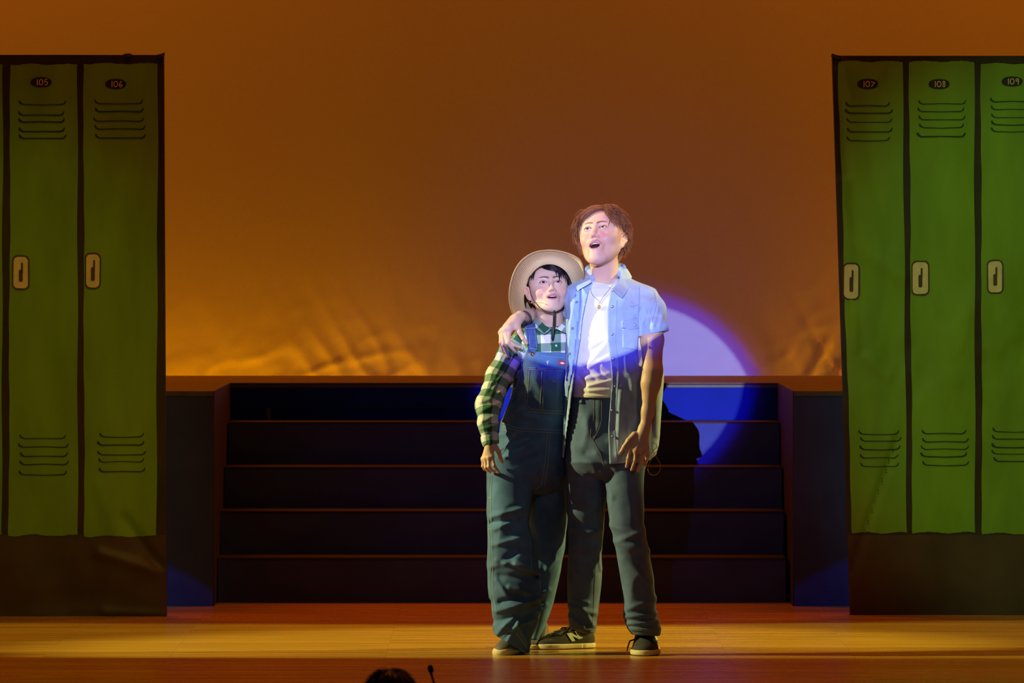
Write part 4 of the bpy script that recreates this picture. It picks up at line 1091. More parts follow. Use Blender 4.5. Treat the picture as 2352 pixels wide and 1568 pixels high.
for px, py in ((1404, 668), (1403, 704), (1403, 767), (1406, 824), (1410, 887), (1402, 942), (1404, 1002), (1457, 747)):
    r = hit(tS, px+3 if px < 1450 else px, py, .005)
    if r:
        b = MB(); b.disc(r[0], (r[1][0]*.4, -1, r[1][2]*.4), .0052, .003, 1, 18); b.disc(r[0]+np.array([0, -.0015, 0]), (r[1][0]*.4, -1, r[1][2]*.4), .0038, .0025, 0, 18); b.build('snap_button', [M['snap'], M['snap_rim']], shirt)
for px, py in ((1330, 656), (1326, 695), (1317, 754), (1312, 812), (1305, 872)):
    r = hit(tS, px, py, .0045)
    if r: b = MB(); b.ring(r[0]+np.array([0, -.001, 0]), (0, -1, 0), .0042, .0011, 1, 20); b.disc(r[0], (0, -1, 0), .003, .001, 0, 14); b.build('snap_button', [M['shirt_edge'], M['snap_rim']], shirt)
def sharp(o, n, R_):                             # smooth leaf with pointed corners
    a = o.data.attributes.new('crease_vert', 'FLOAT', 'POINT'); K = n*R_; c = np.zeros(2*K, np.float32)
    for l in (0, K):
        for i in (0, n-1, (R_-1)*n, R_*n-1): c[l+i] = 1
    a.data.foreach_set('value', c); md = o.modifiers.new('s', 'SUBSURF'); md.levels = 2; md.render_levels = 2
# collar: two folded leaves standing around the neck
def leaf(rows, name, m, m2=None):
    b = MB(); n = len(rows[0]); V = []
    for off in (0, .0035):
        for r in rows:
            for p in r: V.append(np.array(p)+np.array([0, off, 0]))
    R_ = len(rows); Fs = []
    for l in (0, 1):
        for i in range(R_-1):
            for j in range(n-1):
                a_ = l*R_*n+i*n+j; q = (a_, a_+1, a_+n+1, a_+n); Fs.append(q if l else q[::-1])
    K = R_*n
    bd = [(0, j, 0, j+1) for j in range(n-1)]+[(R_-1, j+1, R_-1, j) for j in range(n-1)]+[(i+1, 0, i, 0) for i in range(R_-1)]+[(i, n-1, i+1, n-1) for i in range(R_-1)]
    for i1, j1, i2, j2 in bd: Fs.append((i1*n+j1, i2*n+j2, K+i2*n+j2, K+i1*n+j1))
    b.add(V, Fs); o = b.build(name, m, shirt)
    sharp(o, n, R_); return o
def wl(*a): return [W(*p) for p in a]
def plain(name, col):
    m = M['shirt'] if False else None
c1 = leaf([wl((1432, 611, 23.10), (1430, 622, 23.04), (1421, 645, 22.965), (1405, 662, 22.905)), wl((1441, 615, 23.10), (1440, 634, 23.03), (1431, 655, 22.945), (1410, 668, 22.890)), wl((1448, 628, 23.09), (1446, 648, 23.00), (1438, 667, 22.925), (1420, 680, 22.885)), wl((1452, 634, 23.08), (1448, 650, 22.99), (1439, 672, 22.915), (1430, 685, 22.895))], 'collar', M['shirt'])
c2 = leaf([wl((1352, 616, 23.12), (1352, 626, 23.05), (1355, 636, 22.985), (1360, 648, 22.935)), wl((1344, 622, 23.11), (1338, 636, 23.02), (1342, 646, 22.97), (1348, 656, 22.932)), wl((1340, 630, 23.10), (1330, 644, 23.0), (1329, 657, 22.955), (1331, 664, 22.937)), wl((1338, 634, 23.08), (1326, 649, 22.99), (1323, 660, 22.955), (1326, 670, 22.942))], 'collar', M['shirt'])
for c_ in (c1, c2): setcol(c_, (.36, .50, .76))
def spl(P, k=6):
    P = [np.array(p, float) for p in P]; o = []
    for i in range(len(P)-1):
        p0, p1, p2, p3 = P[max(i-1, 0)], P[i], P[i+1], P[min(i+2, len(P)-1)]
        for q in range(k): t = q/k; o.append(.5*((2*p1)+(-p0+p2)*t+(2*p0-5*p1+4*p2-p3)*t*t+(-p0+3*p1-3*p2+p3)*t**3))
    return o+[P[-1]]
b = MB(); b.tube(spl([W(1432, 616, 23.08), W(1430, 612, 23.13), W(1414, 608, 23.165), W(1390, 606, 23.175), W(1366, 609, 23.165), W(1352, 615, 23.14), W(1349, 620, 23.10)]), [.006]+[.0105]*35+[.006], 0, 10); b.build('collar_stand', M['shirt_edge'], shirt)
# ---- necklace
b = MB(); tN = bvh(tee, bodyT)
ch = drape(tN, [(1356, 640), (1357, 655), (1358, 672), (1366, 684), (1372, 688), (1376.5, 697)], .002, 3)+drape(tN, [(1376.5, 697), (1384, 684), (1392, 674), (1400, 664), (1408, 655)], .002, 3)
b.tube(ch, .0009, 0, 5); nk = b.build('necklace', M['silver'], TP)
r = hit(tN, 1376, 705, .003); b = MB()
if r:
    p = r[0]; b.ring(p, (0, -1, 0), .0065, .0014); b.ball(p, (.0035, .002, .0035)); b.ball(p+np.array([0, 0, -.007]), (.003, .002, .003))
    for k in range(6): a_ = k*math.pi/3; b.ball(p+np.array([.006*math.cos(a_), -.001, .006*math.sin(a_)]), .0019)
    b.tube([p+np.array([0, 0, .007]), p+np.array([0, 0, .012])], .0009)
    b.build('pendant', M['gold'], nk)
# ---- wristwatch with a woven strap, ring, earrings, head mic
wc = W(1203, 733, 23.07); wd = (W(1193, 733, 23.02)-W(1214, 727, 23.16)); wd /= np.linalg.norm(wd)
b = MB(); b.ring(wc, wd, .0275, .0048, 0, 28)
wat = b.build('wristwatch', M['black_strap'], TP)
MB().ball(W(1203, 741, 23.032), (.0095, .007, .011), 0, 16, 10).build('watch_case', M['cloth_black'], wat)
q = (fg[2][0]*.45+fg[2][1]*.55); MB().ring(q, fg[2][1]-fg[2][0], .0078, .0013).build('finger_ring', M['gold'], TP)
b = MB(); b.ring(TT(-.076, .002, -.050), ROT@np.array([.6, .8, 0]), .008, .0011); b.build('hoop_earring', M['gold'], TP)
b = MB(); b.tube([TT(-.060, -.035, -.052), TT(-.068, -.012, -.050), TT(-.080, .01, -.025)], .0007); hm = b.build('head_microphone', M['mic_beige'], TP)
MB().ball(TT(-.056, -.045, -.053), .0024, 0).build('microphone_tip', M['cloth_black'], hm)
# ---- mic cable loop hanging by the hip
def loopc(pts, name, m, r):
    P = [W(*p) for p in pts]; out = []
    for i in range(len(P)-1):
        p0 = P[max(i-1, 0)]; p1 = P[i]; p2 = P[i+1]; p3 = P[min(i+2, len(P)-1)]
        for k in range(6):
            t = k/6; out.append(.5*((2*p1)+(-p0+p2)*t+(2*p0-5*p1+4*p2-p3)*t*t+(-p0+3*p1-3*p2+p3)*t**3))
    out.append(P[-1]); b = MB(); b.tube(out, r); return b.build(name, m, TP)
loopc([(1494, 1046, 22.98), (1500, 1035, 22.90), (1506, 1029, 22.89), (1509, 1026, 22.89), (1507, 1020, 22.89), (1501, 1017, 22.89), (1497, 1018, 22.90), (1498, 1030, 22.89), (1503, 1042, 22.89), (1511, 1055, 22.90), (1517, 1068, 22.90), (1514, 1083, 22.90), (1504, 1091, 22.90), (1493, 1088, 22.90), (1488, 1076, 22.90), (1493, 1060, 22.90), (1503, 1043, 22.89), (1509, 1036, 22.89), (1511, 1031, 22.89), (1508, 1024, 22.90)], 'microphone_cable', M['wire'], .0011)
# ================================================================== shorter person: straw hat, green check shirt, denim overalls
SP = empty('person', (XP(1215, 23.0), 23.1, 0))
tagp(SP, 'shorter person in straw hat, green checked shirt and baggy denim overalls', 'person')
HS2 = .925; ROT = rotm(9, -18, -2); JW2 = .002; MO2 = .011
eyeS = W(1265.5, 647, 22.99); cS = eyeS-ROT@(np.array([0, -.092, 0])*HS2)
fB = Field()
TS2 = head_ops(fB, cS, ROT, HS2, mouth=MO2, jaw=JW2, lip=.0031, nose=.93, cheek=1.1)
fHS = Field(); fHS.ops = list(fB.ops)
fB.u(Rc(TS2(0, .018, -.055), W(1268, 752, 23.13), .050, .050), .02)
fB.u(Rc(W(1212, 778, 23.14), W(1306, 778, 23.14), .038, .038), .04)
fB.u(Loft([(765, 1215, 1308, 23.14, .06), (800, 1200, 1306, 23.14, .08), (870, 1192, 1300, 23.14, .085), (950, 1172, 1294, 23.13, .085), (1050, 1140, 1290, 23.12, .09), (1095, 1150, 1280, 23.12, .08)]), .03)
for P, r in (([W(1175, 1060, 23.08), W(1178, 1250, 23.04), W(1175, 1455, 23.03)], [.06, .042, .03]), ([W(1255, 1060, 23.16), W(1255, 1250, 23.2), W(1234, 1455, 23.26)], [.06, .042, .03])): fB.chain(P, r, .03)
fB.chain([W(1196, 790, 23.13), W(1152, 860, 23.09), W(1124, 935, 23.03), W(1122, 985, 22.99), W(1126, 1012, 22.975)], [.036, .032, .027, .022, .020], .02)
fB.chain([W(1304, 790, 23.16), W(1316, 880, 23.22), W(1310, 960, 23.24)], [.036, .032, .027], .02)
def u4(u, v, Y): return W(1080+u/13.07, 980+v/13.07, Y)
kn3 = [u4(650, 880, 22.950), u4(560, 925, 22.952), u4(460, 945, 22.960), u4(385, 960, 22.972)]
fg3 = [[u4(655, 880, 22.950), u4(715, 1150, 22.945), u4(790, 1270, 22.955), u4(865, 1360, 22.970)], [u4(560, 930, 22.952), u4(565, 1190, 22.946), u4(640, 1300, 22.966), u4(735, 1345, 22.985)],
       [u4(462, 945, 22.960), u4(470, 1220, 22.954), u4(530, 1310, 22.975), u4(610, 1350, 22.990)], [u4(385, 960, 22.972), u4(385, 1180, 22.966), u4(430, 1260, 22.982), u4(490, 1300, 22.996)]]
tb3 = [u4(740, 570, 22.965), u4(860, 760, 22.958), u4(910, 930, 22.958), u4(970, 1060, 22.965)]
hand_ops(fB, u4(590, 560, 22.965), .022, kn3, fg3, tb3, .0062)
V, Q = sculpt(fB, .007, [boxpx(1195, 590, 1318, 742, 22.86, 23.26, .00140), boxpx(1095, 1006, 1170, 1095, 22.90, 23.04, .0012)])
C = head_col(V, cS, ROT, HS2, JW2, MO2, base=(.72, .48, .35), brow=(.035, .022, .018), lipc=(.58, .24, .24))
C[V[:, 2] < .28] = (.10, .09, .085)
bodyS = mesh('body', V, Q, M['skin'], SP, col=C)
eyes(cS, ROT, HS2, SP, (-.05, -1, .08), (.035, .02, .012))
teeth(TS2, SP, -.0575+.0015, -.0655-MO2, HS2, tongue=True)
MB().ball(tb3[3]+np.array([.001, -.0045, .002]), (.003, .002, .0055), 0).build('fingernail', M['nail'], SP)
# hair: black with a fringe swept to picture right, short back and sides
hb = Field()
hb.u(El(TS2(0, .016, .032), np.array([.0800, .095, .079])*HS2, ROT), 0)
hb.sub(El(TS2(-.002, -.108, -.026), np.array([.064, .072, .082])*HS2, ROT), .01)
for q in (-1, 1): hb.sub(El(TS2(q*.087, -.012, -.040), np.array([.03, .040, .048])*HS2, ROT), .008)
hb.sub(El(TS2(0, .04, -.085), np.array([.09, .09, .04])*HS2, ROT), .01)
G, ax = hb.grid(*hb.bounds(), .0026); V, Q = nets(G, ax); V = smooth(V, Q, 2)
rnd = random.Random(5); st_ = Strands(9)
def hl2(th, ph, dth, dph, w_, lift=(0, .008), curl=2, n=16): st_.lock(surf_lock(cS, ROT, HS2, (.080, .100, .082), th, ph, dth, dph, 12, lift, curl, rnd.uniform(0, 6), (0, .008, .026)), w_*HS2, n, .0008, .35, .0006)
for _ in range(130):                              # heavy fringe from a side parting, swept to picture right
    t = rnd.random(); hl2(-40+40*t+rnd.uniform(-5, 5), 46+14*t+rnd.uniform(-4, 6), 52+26*rnd.random(), -26-22*rnd.random()*(.5+t), .0030, (.003, rnd.uniform(.006, .014)), 2)
for _ in range(70): hl2(rnd.uniform(20, 70), rnd.uniform(34, 56), rnd.uniform(-8, 18), -rnd.uniform(24, 58), .0028, (.003, rnd.uniform(.005, .014)), 4)
for _ in range(80): hl2(-rnd.uniform(46, 92), rnd.uniform(24, 50), rnd.uniform(-14, 2), -rnd.uniform(16, 40), .0022, (.001, .005), 2)
st_.clear(fHS, TS2(0, .01, .02)); st_.build('hair', M['hair_black'], SP, (V, Q))

# ---- green check shirt
def plaid():
    m = bpy.data.materials.new('green_white_check'); m.use_nodes = True; nt = m.node_tree; b = nt.nodes['Principled BSDF']; b.inputs['Roughness'].default_value = .85
    at = node(nt, 'ShaderNodeAttribute', attribute_name='pat'); sp = node(nt, 'ShaderNodeSeparateXYZ'); nt.links.new(at.outputs['Vector'], sp.inputs[0])
    def band(o):
        f = node(nt, 'ShaderNodeMath', operation='FRACT'); nt.links.new(o, f.inputs[0])
        a_ = node(nt, 'ShaderNodeMath', operation='LESS_THAN'); nt.links.new(f.outputs[0], a_.inputs[0]); a_.inputs[1].default_value = .5; return a_.outputs[0]
    x = band(sp.outputs[0]); y = band(sp.outputs[1])
    s_ = node(nt, 'ShaderNodeMath', operation='ADD'); nt.links.new(x, s_.inputs[0]); nt.links.new(y, s_.inputs[1])
    h = node(nt, 'ShaderNodeMath', operation='MULTIPLY'); nt.links.new(s_.outputs[0], h.inputs[0]); h.inputs[1].default_value = .5
    cr = node(nt, 'ShaderNodeValToRGB'); cr.color_ramp.interpolation = 'CONSTANT'; e = cr.color_ramp.elements
    e[0].position = 0; e[0].color = (.72, .72, .74, 1); e[1].position = .4; e[1].color = (.20, .32, .27, 1); q = e.new(.8); q.color = (.012, .10, .050, 1)
    nt.links.new(h.outputs[0], cr.inputs[0]); nt.links.new(cr.outputs[0], b.inputs['Base Color'])
    tc = node(nt, 'ShaderNodeTexCoord'); n = node(nt, 'ShaderNodeTexNoise'); n.inputs['Scale'].default_value = 600; nt.links.new(tc.outputs['Object'], n.inputs['Vector'])
    bp = node(nt, 'ShaderNodeBump'); bp.inputs['Distance'].default_value = .0004; nt.links.new(n.outputs['Fac'], bp.inputs['Height']); nt.links.new(bp.outputs[0], b.inputs['Normal'])
    return m
M['plaid'] = plaid()
CK = 46.0                                            # one check repeat in photo columns
def pat_torso(V):
    px = CX+V[:, 0]*F/V[:, 1]; py = YH+(H-V[:, 2])*F/V[:, 1]
    return np.stack([(px-1242-.02*(py-780))/CK+.5+ .0, (py-787+.05*(px-1270))/39.0], 1)
SLV = [W(1200, 778, 23.13), W(1176, 812, 23.11), W(1146, 866, 23.085), W(1122, 930, 23.03), W(1121, 975, 22.995), W(1126, 1016, 22.975)]
SLR = [.040, .050, .049, .047, .036, .031]
def pat_sleeve(V):
    best = np.full(len(V), 1e9); U = np.zeros((len(V), 2)); L0 = 0
    for a, b in zip(SLV[:-1], SLV[1:]):
        e = b-a; L = np.linalg.norm(e); t = np.clip(((V-a)@e)/(L*L), 0, 1); q = V-a-t[:, None]*e; d = np.linalg.norm(q, axis=1)
        th = np.arctan2(q[:, 0], -q[:, 1]); s_ = d < best
        U[s_, 0] = th[s_]*.045/(CK*23/F)+.3; U[s_, 1] = ((L0+t*L)/(39*23/F))[s_]; best[s_] = d[s_]; L0 += L
    return U
fp = Field()
spR = [(738, 1240, 1300, 23.13, .058), (748, 1224, 1312, 23.13, .07), (762, 1202, 1322, 23.135, .082), (785, 1188, 1326, 23.135, .097), (850, 1184, 1320, 23.135, .100), (950, 1166, 1306, 23.13, .098), (985, 1158, 1302, 23.12, .098)]
fp.u(Loft(spR, 2.2), 0); fp.sub(El(W(1270, 738, 23.06), (.052, .10, .020)), .004)
fp.post.append(crumple(20, 20, 12, .0010, 2))
G, ax = fp.grid(*fp.bounds(), .0034); V, Q = nets(G, ax); V = smooth(V, Q, 2)
cshirt = mesh('checked_shirt', V, Q, M['plaid'], SP, uv=pat_torso(V))
fv = Field(); fv.chain(SLV, SLR, .02)
fv.u(Rc(SLV[4]+(SLV[5]-SLV[4])*.35, SLV[5], .0335, .0315), .004)
fv.sub(Rc(W(1125.5, 1009, 22.977), W(1130, 1060, 22.95), .0225, .030), .002)
fv.post.append(folds([(1196, 800, 1150, 900, 5, 6), (1182, 812, 1135, 890, 4, 5), (1165, 815, 1118, 900, 4, 4), (1104, 922, 1150, 900, 6, 7), (1100, 945, 1148, 925, 6, 7), (1102, 968, 1146, 950, 5, 5), (1104, 985, 1142, 975, 4, 4), (1150, 870, 1122, 880, 5, 5), (1190, 830, 1178, 880, 4, 4), (1140, 905, 1112, 915, 5, -6), (1104, 1000, 1144, 992, 2.5, -3)]))
fv.post.append(crumple(30, 30, 18, .002, 6))
G, ax = fv.grid(*fv.bounds(), .0026); 
X = ax[0][:, None, None]; Z = ax[2][None, None, :]; pl = Z-(W(1105, 1029, 22.98)[2]+(X-W(1105, 0, 22.98)[0])*.27); G = np.maximum(G, -pl).astype(np.float32)
V, Q = nets(G, ax); V = smooth(V, Q, 2)
sleeve = mesh('sleeve', V, Q, M['plaid'], cshirt, uv=pat_sleeve(V))
fv = Field(); fv.chain([W(1304, 790, 23.16), W(1316, 880, 23.22), W(1310, 985, 23.24)], [.042, .044, .034], .02)
G, ax = fv.grid(*fv.bounds(), .006); V, Q = nets(G, ax); mesh('sleeve', V, Q, M['plaid'], cshirt, uv=pat_torso(V))
tC = bvh(cshirt)
def pleaf(rows, name):
    b = MB(); n = len(rows[0]); R_ = len(rows); V = []
    for off in (0, .0035):
        for r in rows:
            for p in r: V.append(np.array(W(*p))+np.array([0, off, 0]))
    Fs = []; K = R_*n
    for l in (0, 1):
        for i in range(R_-1):
            for j in range(n-1):
                a_ = l*K+i*n+j; q = (a_, a_+1, a_+n+1, a_+n); Fs.append(q if l else q[::-1])
    for i1, j1, i2, j2 in [(0, j, 0, j+1) for j in range(n-1)]+[(R_-1, j+1, R_-1, j) for j in range(n-1)]+[(i+1, 0, i, 0) for i in range(R_-1)]+[(i, n-1, i+1, n-1) for i in range(R_-1)]:
        Fs.append((i1*n+j1, i2*n+j2, K+i2*n+j2, K+i1*n+j1))
    V = np.array(V); px = CX+V[:, 0]*F/V[:, 1]; py = YH+(H-V[:, 2])*F/V[:, 1]
    o = mesh(name, V, Fs, M['plaid'], cshirt, uv=np.stack([(px+py-1985)/64, (py-px+510)/64+.1], 1))
    sharp(o, n, R_); return o
pleaf([[(1238, 722, 23.14), (1240, 732, 23.09), (1252, 748, 23.045), (1268, 754, 23.015)], [(1232, 727, 23.13), (1232, 742, 23.07), (1247, 758, 23.03), (1258, 764, 23.015)], [(1226, 733, 23.13), (1224, 748, 23.06), (1238, 762, 23.035), (1250, 768, 23.02)]], 'collar')
pleaf([[(1300, 722, 23.15), (1298, 733, 23.09), (1290, 746, 23.05), (1274, 754, 23.015)], [(1304, 727, 23.14), (1304, 742, 23.07), (1296, 755, 23.04), (1288, 760, 23.02)], [(1308, 733, 23.14), (1308, 748, 23.07), (1306, 760, 23.045), (1304, 768, 23.03)]], 'collar')
for px, py in ((1276.5, 753.5), (1277, 793.5)):
    r = hit(tC, px, py, .003)
    if r: b = MB(); b.disc(r[0], (0, -1, .1), .0047, .0025, 0, 16); b.build('shirt_button', M['button'], cshirt)
b = MB(); patch(b, tC, [(1264, 757), (1288, 757), (1288, 812), (1264, 812)], .0010, .0014); o = b.build('button_placket', M['plaid'], cshirt)
me = o.data; V = np.empty(len(me.vertices)*3, np.float32); me.vertices.foreach_get('co', V); a = me.attributes.new('pat', 'FLOAT_VECTOR', 'POINT'); c = np.zeros((len(me.vertices), 3), np.float32); c[:, :2] = pat_torso(V.reshape(-1, 3)); a.data.foreach_set('vector', c.ravel())

# ---- denim overalls
fo = Field()
fo.u(Loft([(968, 1152, 1303, 23.12, .108), (985, 1149, 1303, 23.12, .114), (1010, 1143, 1304, 23.12, .118), (1060, 1124, 1304, 23.11, .122), (1090, 1120, 1304, 23.11, .118), (1120, 1150, 1290, 23.11, .09), (1135, 1180, 1270, 23.11, .05)]), 0)
fo.u(Loft([(1050, 1120, 1232, 23.09, .10), (1090, 1117, 1232, 23.08, .10), (1150, 1118, 1226, 23.06, .10), (1200, 1120, 1218, 23.05, .098), (1235, 1120, 1224, 23.04, .098), (1270, 1119, 1236, 23.03, .10), (1330, 1120, 1240, 23.02, .10), (1400, 1122, 1240, 23.01, .098), (1440, 1128, 1232, 23.0, .092), (1470, 1136, 1222, 22.995, .09), (1486, 1148, 1217, 22.99, .088), (1497, 1188, 1215, 22.98, .085)]), .008)
fo.u(Loft([(1050, 1214, 1304, 23.15, .095), (1150, 1214, 1304, 23.17, .095), (1200, 1216, 1302, 23.18, .09), (1260, 1218, 1296, 23.2, .085), (1310, 1222, 1287, 23.22, .08), (1380, 1216, 1271, 23.25, .075), (1430, 1212, 1255, 23.27, .072), (1455, 1212, 1246, 23.275, .07), (1468, 1212, 1240, 23.275, .068)]), .01)
# bib, a shell over the shirt
bib = Field(); 
bib.u(Loft([(780, 1190, 1330, 23.135, .110), (800, 1190, 1330, 23.135, .112), (850, 1178, 1326, 23.135, .118), (950, 1156, 1310, 23.13, .117), (990, 1146, 1306, 23.12, .116), (1010, 1143, 1304, 23.12, .118)], 2.2, endtop=False, endbot=False), .0)
bibcut = [Poly([(1150, 770), (1214, 770), (1213, 800), (1207, 812), (1196, 850), (1184, 885), (1170, 925), (1157, 955), (1153, 966), (1130, 975)], 22.95, 22.5, 23.8),
Poly([(1212, 770), (1340, 770), (1340, 812), (1300, 811), (1240, 809), (1213, 803)], 22.95, 22.5, 23.8)]
fo.post.append(folds([(1130, 1185, 1205, 1165, 6, 9), (1128, 1200, 1200, 1190, 5, -7), (1135, 1215, 1198, 1185, 5, 6), (1132, 1250, 1200, 1232, 6, 6), (1150, 1290, 1190, 1262, 7, -6), (1128, 1300, 1160, 1290, 7, 6), (1140, 1285, 1210, 1300, 6, 7), (1185, 1290, 1236, 1315, 6, 8), (1150, 1320, 1230, 1325, 8, -7), (1140, 1330, 1165, 1365, 6, 7), (1170, 1345, 1238, 1368, 6, 9), (1150, 1380, 1200, 1360, 7, -8), (1140, 1400, 1235, 1375, 7, 9), (1135, 1425, 1228, 1405, 7, -6), (1150, 1440, 1180, 1415, 6, 8), (1165, 1470, 1190, 1425, 5, 7), (1190, 1430, 1215, 1480, 5, 7), (1175, 1440, 1225, 1420, 5, 6), (1140, 1455, 1160, 1435, 5, 6), (1127, 1380, 1132, 1450, 5, -5),
 (1230, 1230, 1250, 1330, 7, -5), (1240, 1330, 1275, 1290, 7, 5), (1225, 1380, 1262, 1360, 6, 6), (1220, 1410, 1255, 1395, 6, 6), (1245, 1250, 1240, 1400, 5, 3),
 (1150, 1030, 1215, 1010, 5, 6), (1160, 1050, 1222, 1018, 4, 4), (1185, 1060, 1245, 1040, 7, -5), (1145, 1000, 1200, 995, 4, 4), (1180, 930, 1215, 895, 8, 4), (1185, 950, 1230, 960, 7, 4), (1200, 880, 1196, 940, 7, 3), (1228, 870, 1244, 900, 6, 3), (1160, 960, 1200, 940, 6, 3)]))
_f = fo.post.pop(); fo.post.append(lambda X, Y, Z: _f(X, Y, Z)*1.35)
fo.post.append(crumple(13, 13, 9, .0030, 5))
bib.post = fo.post
lo_, hi_ = fo.bounds(); hi_[2] = W(0, 790, 23.0)[2]; lo_[1] -= .02
G, ax = fo.grid(lo_, hi_, .0042)
Gb, _ = bib.grid(lo_, hi_, .0042); X = ax[0][:, None, None]; Yg = ax[1][None, :, None]; Z = ax[2][None, None, :]
Gb = np.maximum(Gb, -(Gb+.010)); Gb = np.maximum(Gb, W(0, 992, 23.0)[2]-Z)
for p in bibcut: Gb = np.maximum(Gb, -p.d(X, Yg, Z))
Gb = np.maximum(Gb, np.where(Z > W(0, 960, 23)[2], Yg-23.13, -1.0))
G = np.minimum(G, Gb)
# slanted left trouser hem
X = ax[0][:, None, None]; Z = ax[2][None, None, :]; Yg = ax[1][None, :, None]
hem = (H-(YH*0+1460-YH)*23/F)+(X-W(1145, 0, 23)[0])*-.58; reg = (X < W(1219, 0, 23)[0]) & (Yg < 23.14) & (Z < W(0, 1440, 23)[2])
G = np.where(reg, np.maximum(G, hem-Z), G).astype(np.float32)
V, Q = nets(G, ax); V = smooth(V, Q, 2)
pxx = CX+V[:, 0]*F/V[:, 1]; pyy = YH+(H-V[:, 2])*F/V[:, 1]
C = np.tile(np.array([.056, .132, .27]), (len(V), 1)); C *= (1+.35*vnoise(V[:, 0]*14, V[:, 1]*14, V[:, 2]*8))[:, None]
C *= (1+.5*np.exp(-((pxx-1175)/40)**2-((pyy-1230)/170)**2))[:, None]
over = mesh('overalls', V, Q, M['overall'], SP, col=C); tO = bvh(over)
b = MB()
for pts in ([(1214, 844), (1206, 930), (1216, 944), (1296, 949)], [(1214, 844), (1298, 848)], [(1212, 843), (1204, 931), (1214, 946), (1296, 951)], [(1246, 850), (1240, 942)], [(1250, 850), (1246, 942)], [(1280, 850), (1278, 944)], [(1284, 850), (1283, 944)],
            [(1214, 815), (1298, 822)], [(1210, 806), (1203, 835), (1190, 880), (1172, 930), (1160, 960)], [(1155, 972), (1190, 983), (1300, 989)], [(1156, 979), (1190, 989), (1300, 995)],
            [(1258, 995), (1252, 1060), (1244, 1110), (1230, 1125)], [(1264, 995), (1259, 1060), (1250, 1115)], [(1183, 990), (1165, 1022), (1152, 1045)], [(1126, 1092), (1122, 1140), (1124, 1220), (1128, 1300), (1126, 1350), (1133, 1400), (1137, 1440)], [(1131, 1092), (1128, 1140), (1130, 1220), (1133, 1300), (1132, 1350), (1140, 1400)],
            [(1121, 1142), (1131, 1143)], [(1122, 1214), (1132, 1215)], [(1157, 1462), (1170, 1447), (1185, 1452), (1205, 1480), (1211, 1492)], [(1217, 1240), (1221, 1310)], [(1157, 985), (1185, 1000), (1172, 1012)]):
    stitch(b, tO, pts, .0009, .0006)
b.build('seam_stitching', M['thread'], over)
b = MB(); patch(b, tO, [(1215, 845), (1297, 849), (1295, 948), (1216, 943), (1207, 930)], .0008, .0022); o = b.build('bib_pocket', M['overall'], over); setcol(o, (.060, .14, .285))
tO2 = bvh(over, o)
b = MB()
for pts in ([(1217, 848), (1210, 929), (1219, 940), (1294, 945)], [(1217, 848), (1296, 852)], [(1245, 850), (1240, 942)], [(1250, 850), (1246, 942)], [(1281, 850), (1279, 944)]): stitch(b, tO2, pts, .0009, .0007)
b.build('pocket_stitching', M['thread'], over)
for px, py, r_ in ((1222.5, 813, .0085), (1158, 966.5, .0085), (1232, 846, .005), (1271, 849, .0035), (1256, 848, .0035)):
    r = hit(tO2, px, py, .003)
    if r: b = MB(); b.disc(r[0], (r[1][0]*.5, -1, r[1][2]*.5), r_*.8, .002, 0, 20); b.ring(r[0]+np.array([0, -.001, 0]), (r[1][0]*.5, -1, r[1][2]*.5), r_*.62, .0009); b.build('metal_button', M['copper'], over)
b = MB()
patch(b, tO2, [(1283.5, 828), (1298.5, 829), (1298, 838.5), (1283, 837.5)], .0022, .0016, 0, 3)
patch(b, tO2, [(1285, 834), (1288, 831.5), (1291, 830.6), (1294, 832), (1297, 835.5), (1293, 834.6), (1291, 836.5), (1288, 834.8)], .0042, .0008, 1, 2)
b.build('red_label', [M['red'], M['cream']], over)
for pts in ([(1257, 836), (1256, 830), (1260, 827), (1258, 834), (1256.5, 839)], [(1262, 873), (1259, 869), (1263, 868), (1270, 874), (1276, 877), (1268, 875), (1260, 872)]): b = MB(); stitch(b, tO2, pts, .0009, .003, 0, False, 2); b.build('safety_pin', M['silver'], over)
# straps: wide denim bands over the shoulders
def strap(name, rows):
    b = MB(); V = []; Fs = []
    for off in (0, .006):
        for l, r in rows:
            for t in (0, .5, 1): V.append(np.array(W(*l))*(1-t)+np.array(W(*r))*t+np.array([0, off-(.003 if t == .5 else 0), 0]))
    n = len(rows); K = n*3
    for l in (0, 1):
        for i in range(n-1):
            for j in (0, 1): a_ = l*K+i*3+j; q = (a_, a_+1, a_+4, a_+3); Fs.append(q if l else q[::-1])
    for i in range(n-1):
        for j in (0, 2): a_ = i*3+j; q = (a_, a_+3, a_+3+K, a_+K); Fs.append(q if j == 0 else q[::-1])
    for i in (0, n-1):
        for j in (0, 1): a_ = i*3+j; q = (a_, a_+1, a_+1+K, a_+K); Fs.append(q if i == 0 else q[::-1])
    b.add(V, Fs); o = b.build(name, M['strap'], over); return o
s1 = strap('shoulder_strap', [((1212, 738, 23.19), (1232, 735, 23.19)), ((1206, 742, 23.12), (1230, 738, 23.12)), ((1203, 748, 23.07), (1229, 744, 23.055)), ((1205, 757, 23.04), (1230, 754, 23.03)), ((1209, 775, 23.025), (1233, 774, 23.02)), ((1212, 797, 23.02), (1236, 800, 23.015)), ((1213, 808, 23.018), (1228, 810, 23.012))])
s2 = strap('shoulder_strap', [((1296, 744, 23.19), (1318, 748, 23.19)), ((1297, 752, 23.08), (1320, 756, 23.09)), ((1300, 775, 23.04), (1322, 775, 23.05)), ((1298, 812, 23.03), (1320, 812, 23.04))])
ts_ = bvh(s1); b = MB()
for pts in ([(1205, 755), (1231, 753)], [(1208, 750), (1208, 760), (1213, 796)], [(1228, 757), (1233, 798)], [(1212, 799), (1235, 802)], [(1216, 770), (1218, 796)]): stitch(b, ts_, pts, .0009, .001)
b.build('strap_stitching', M['thread'], s1)

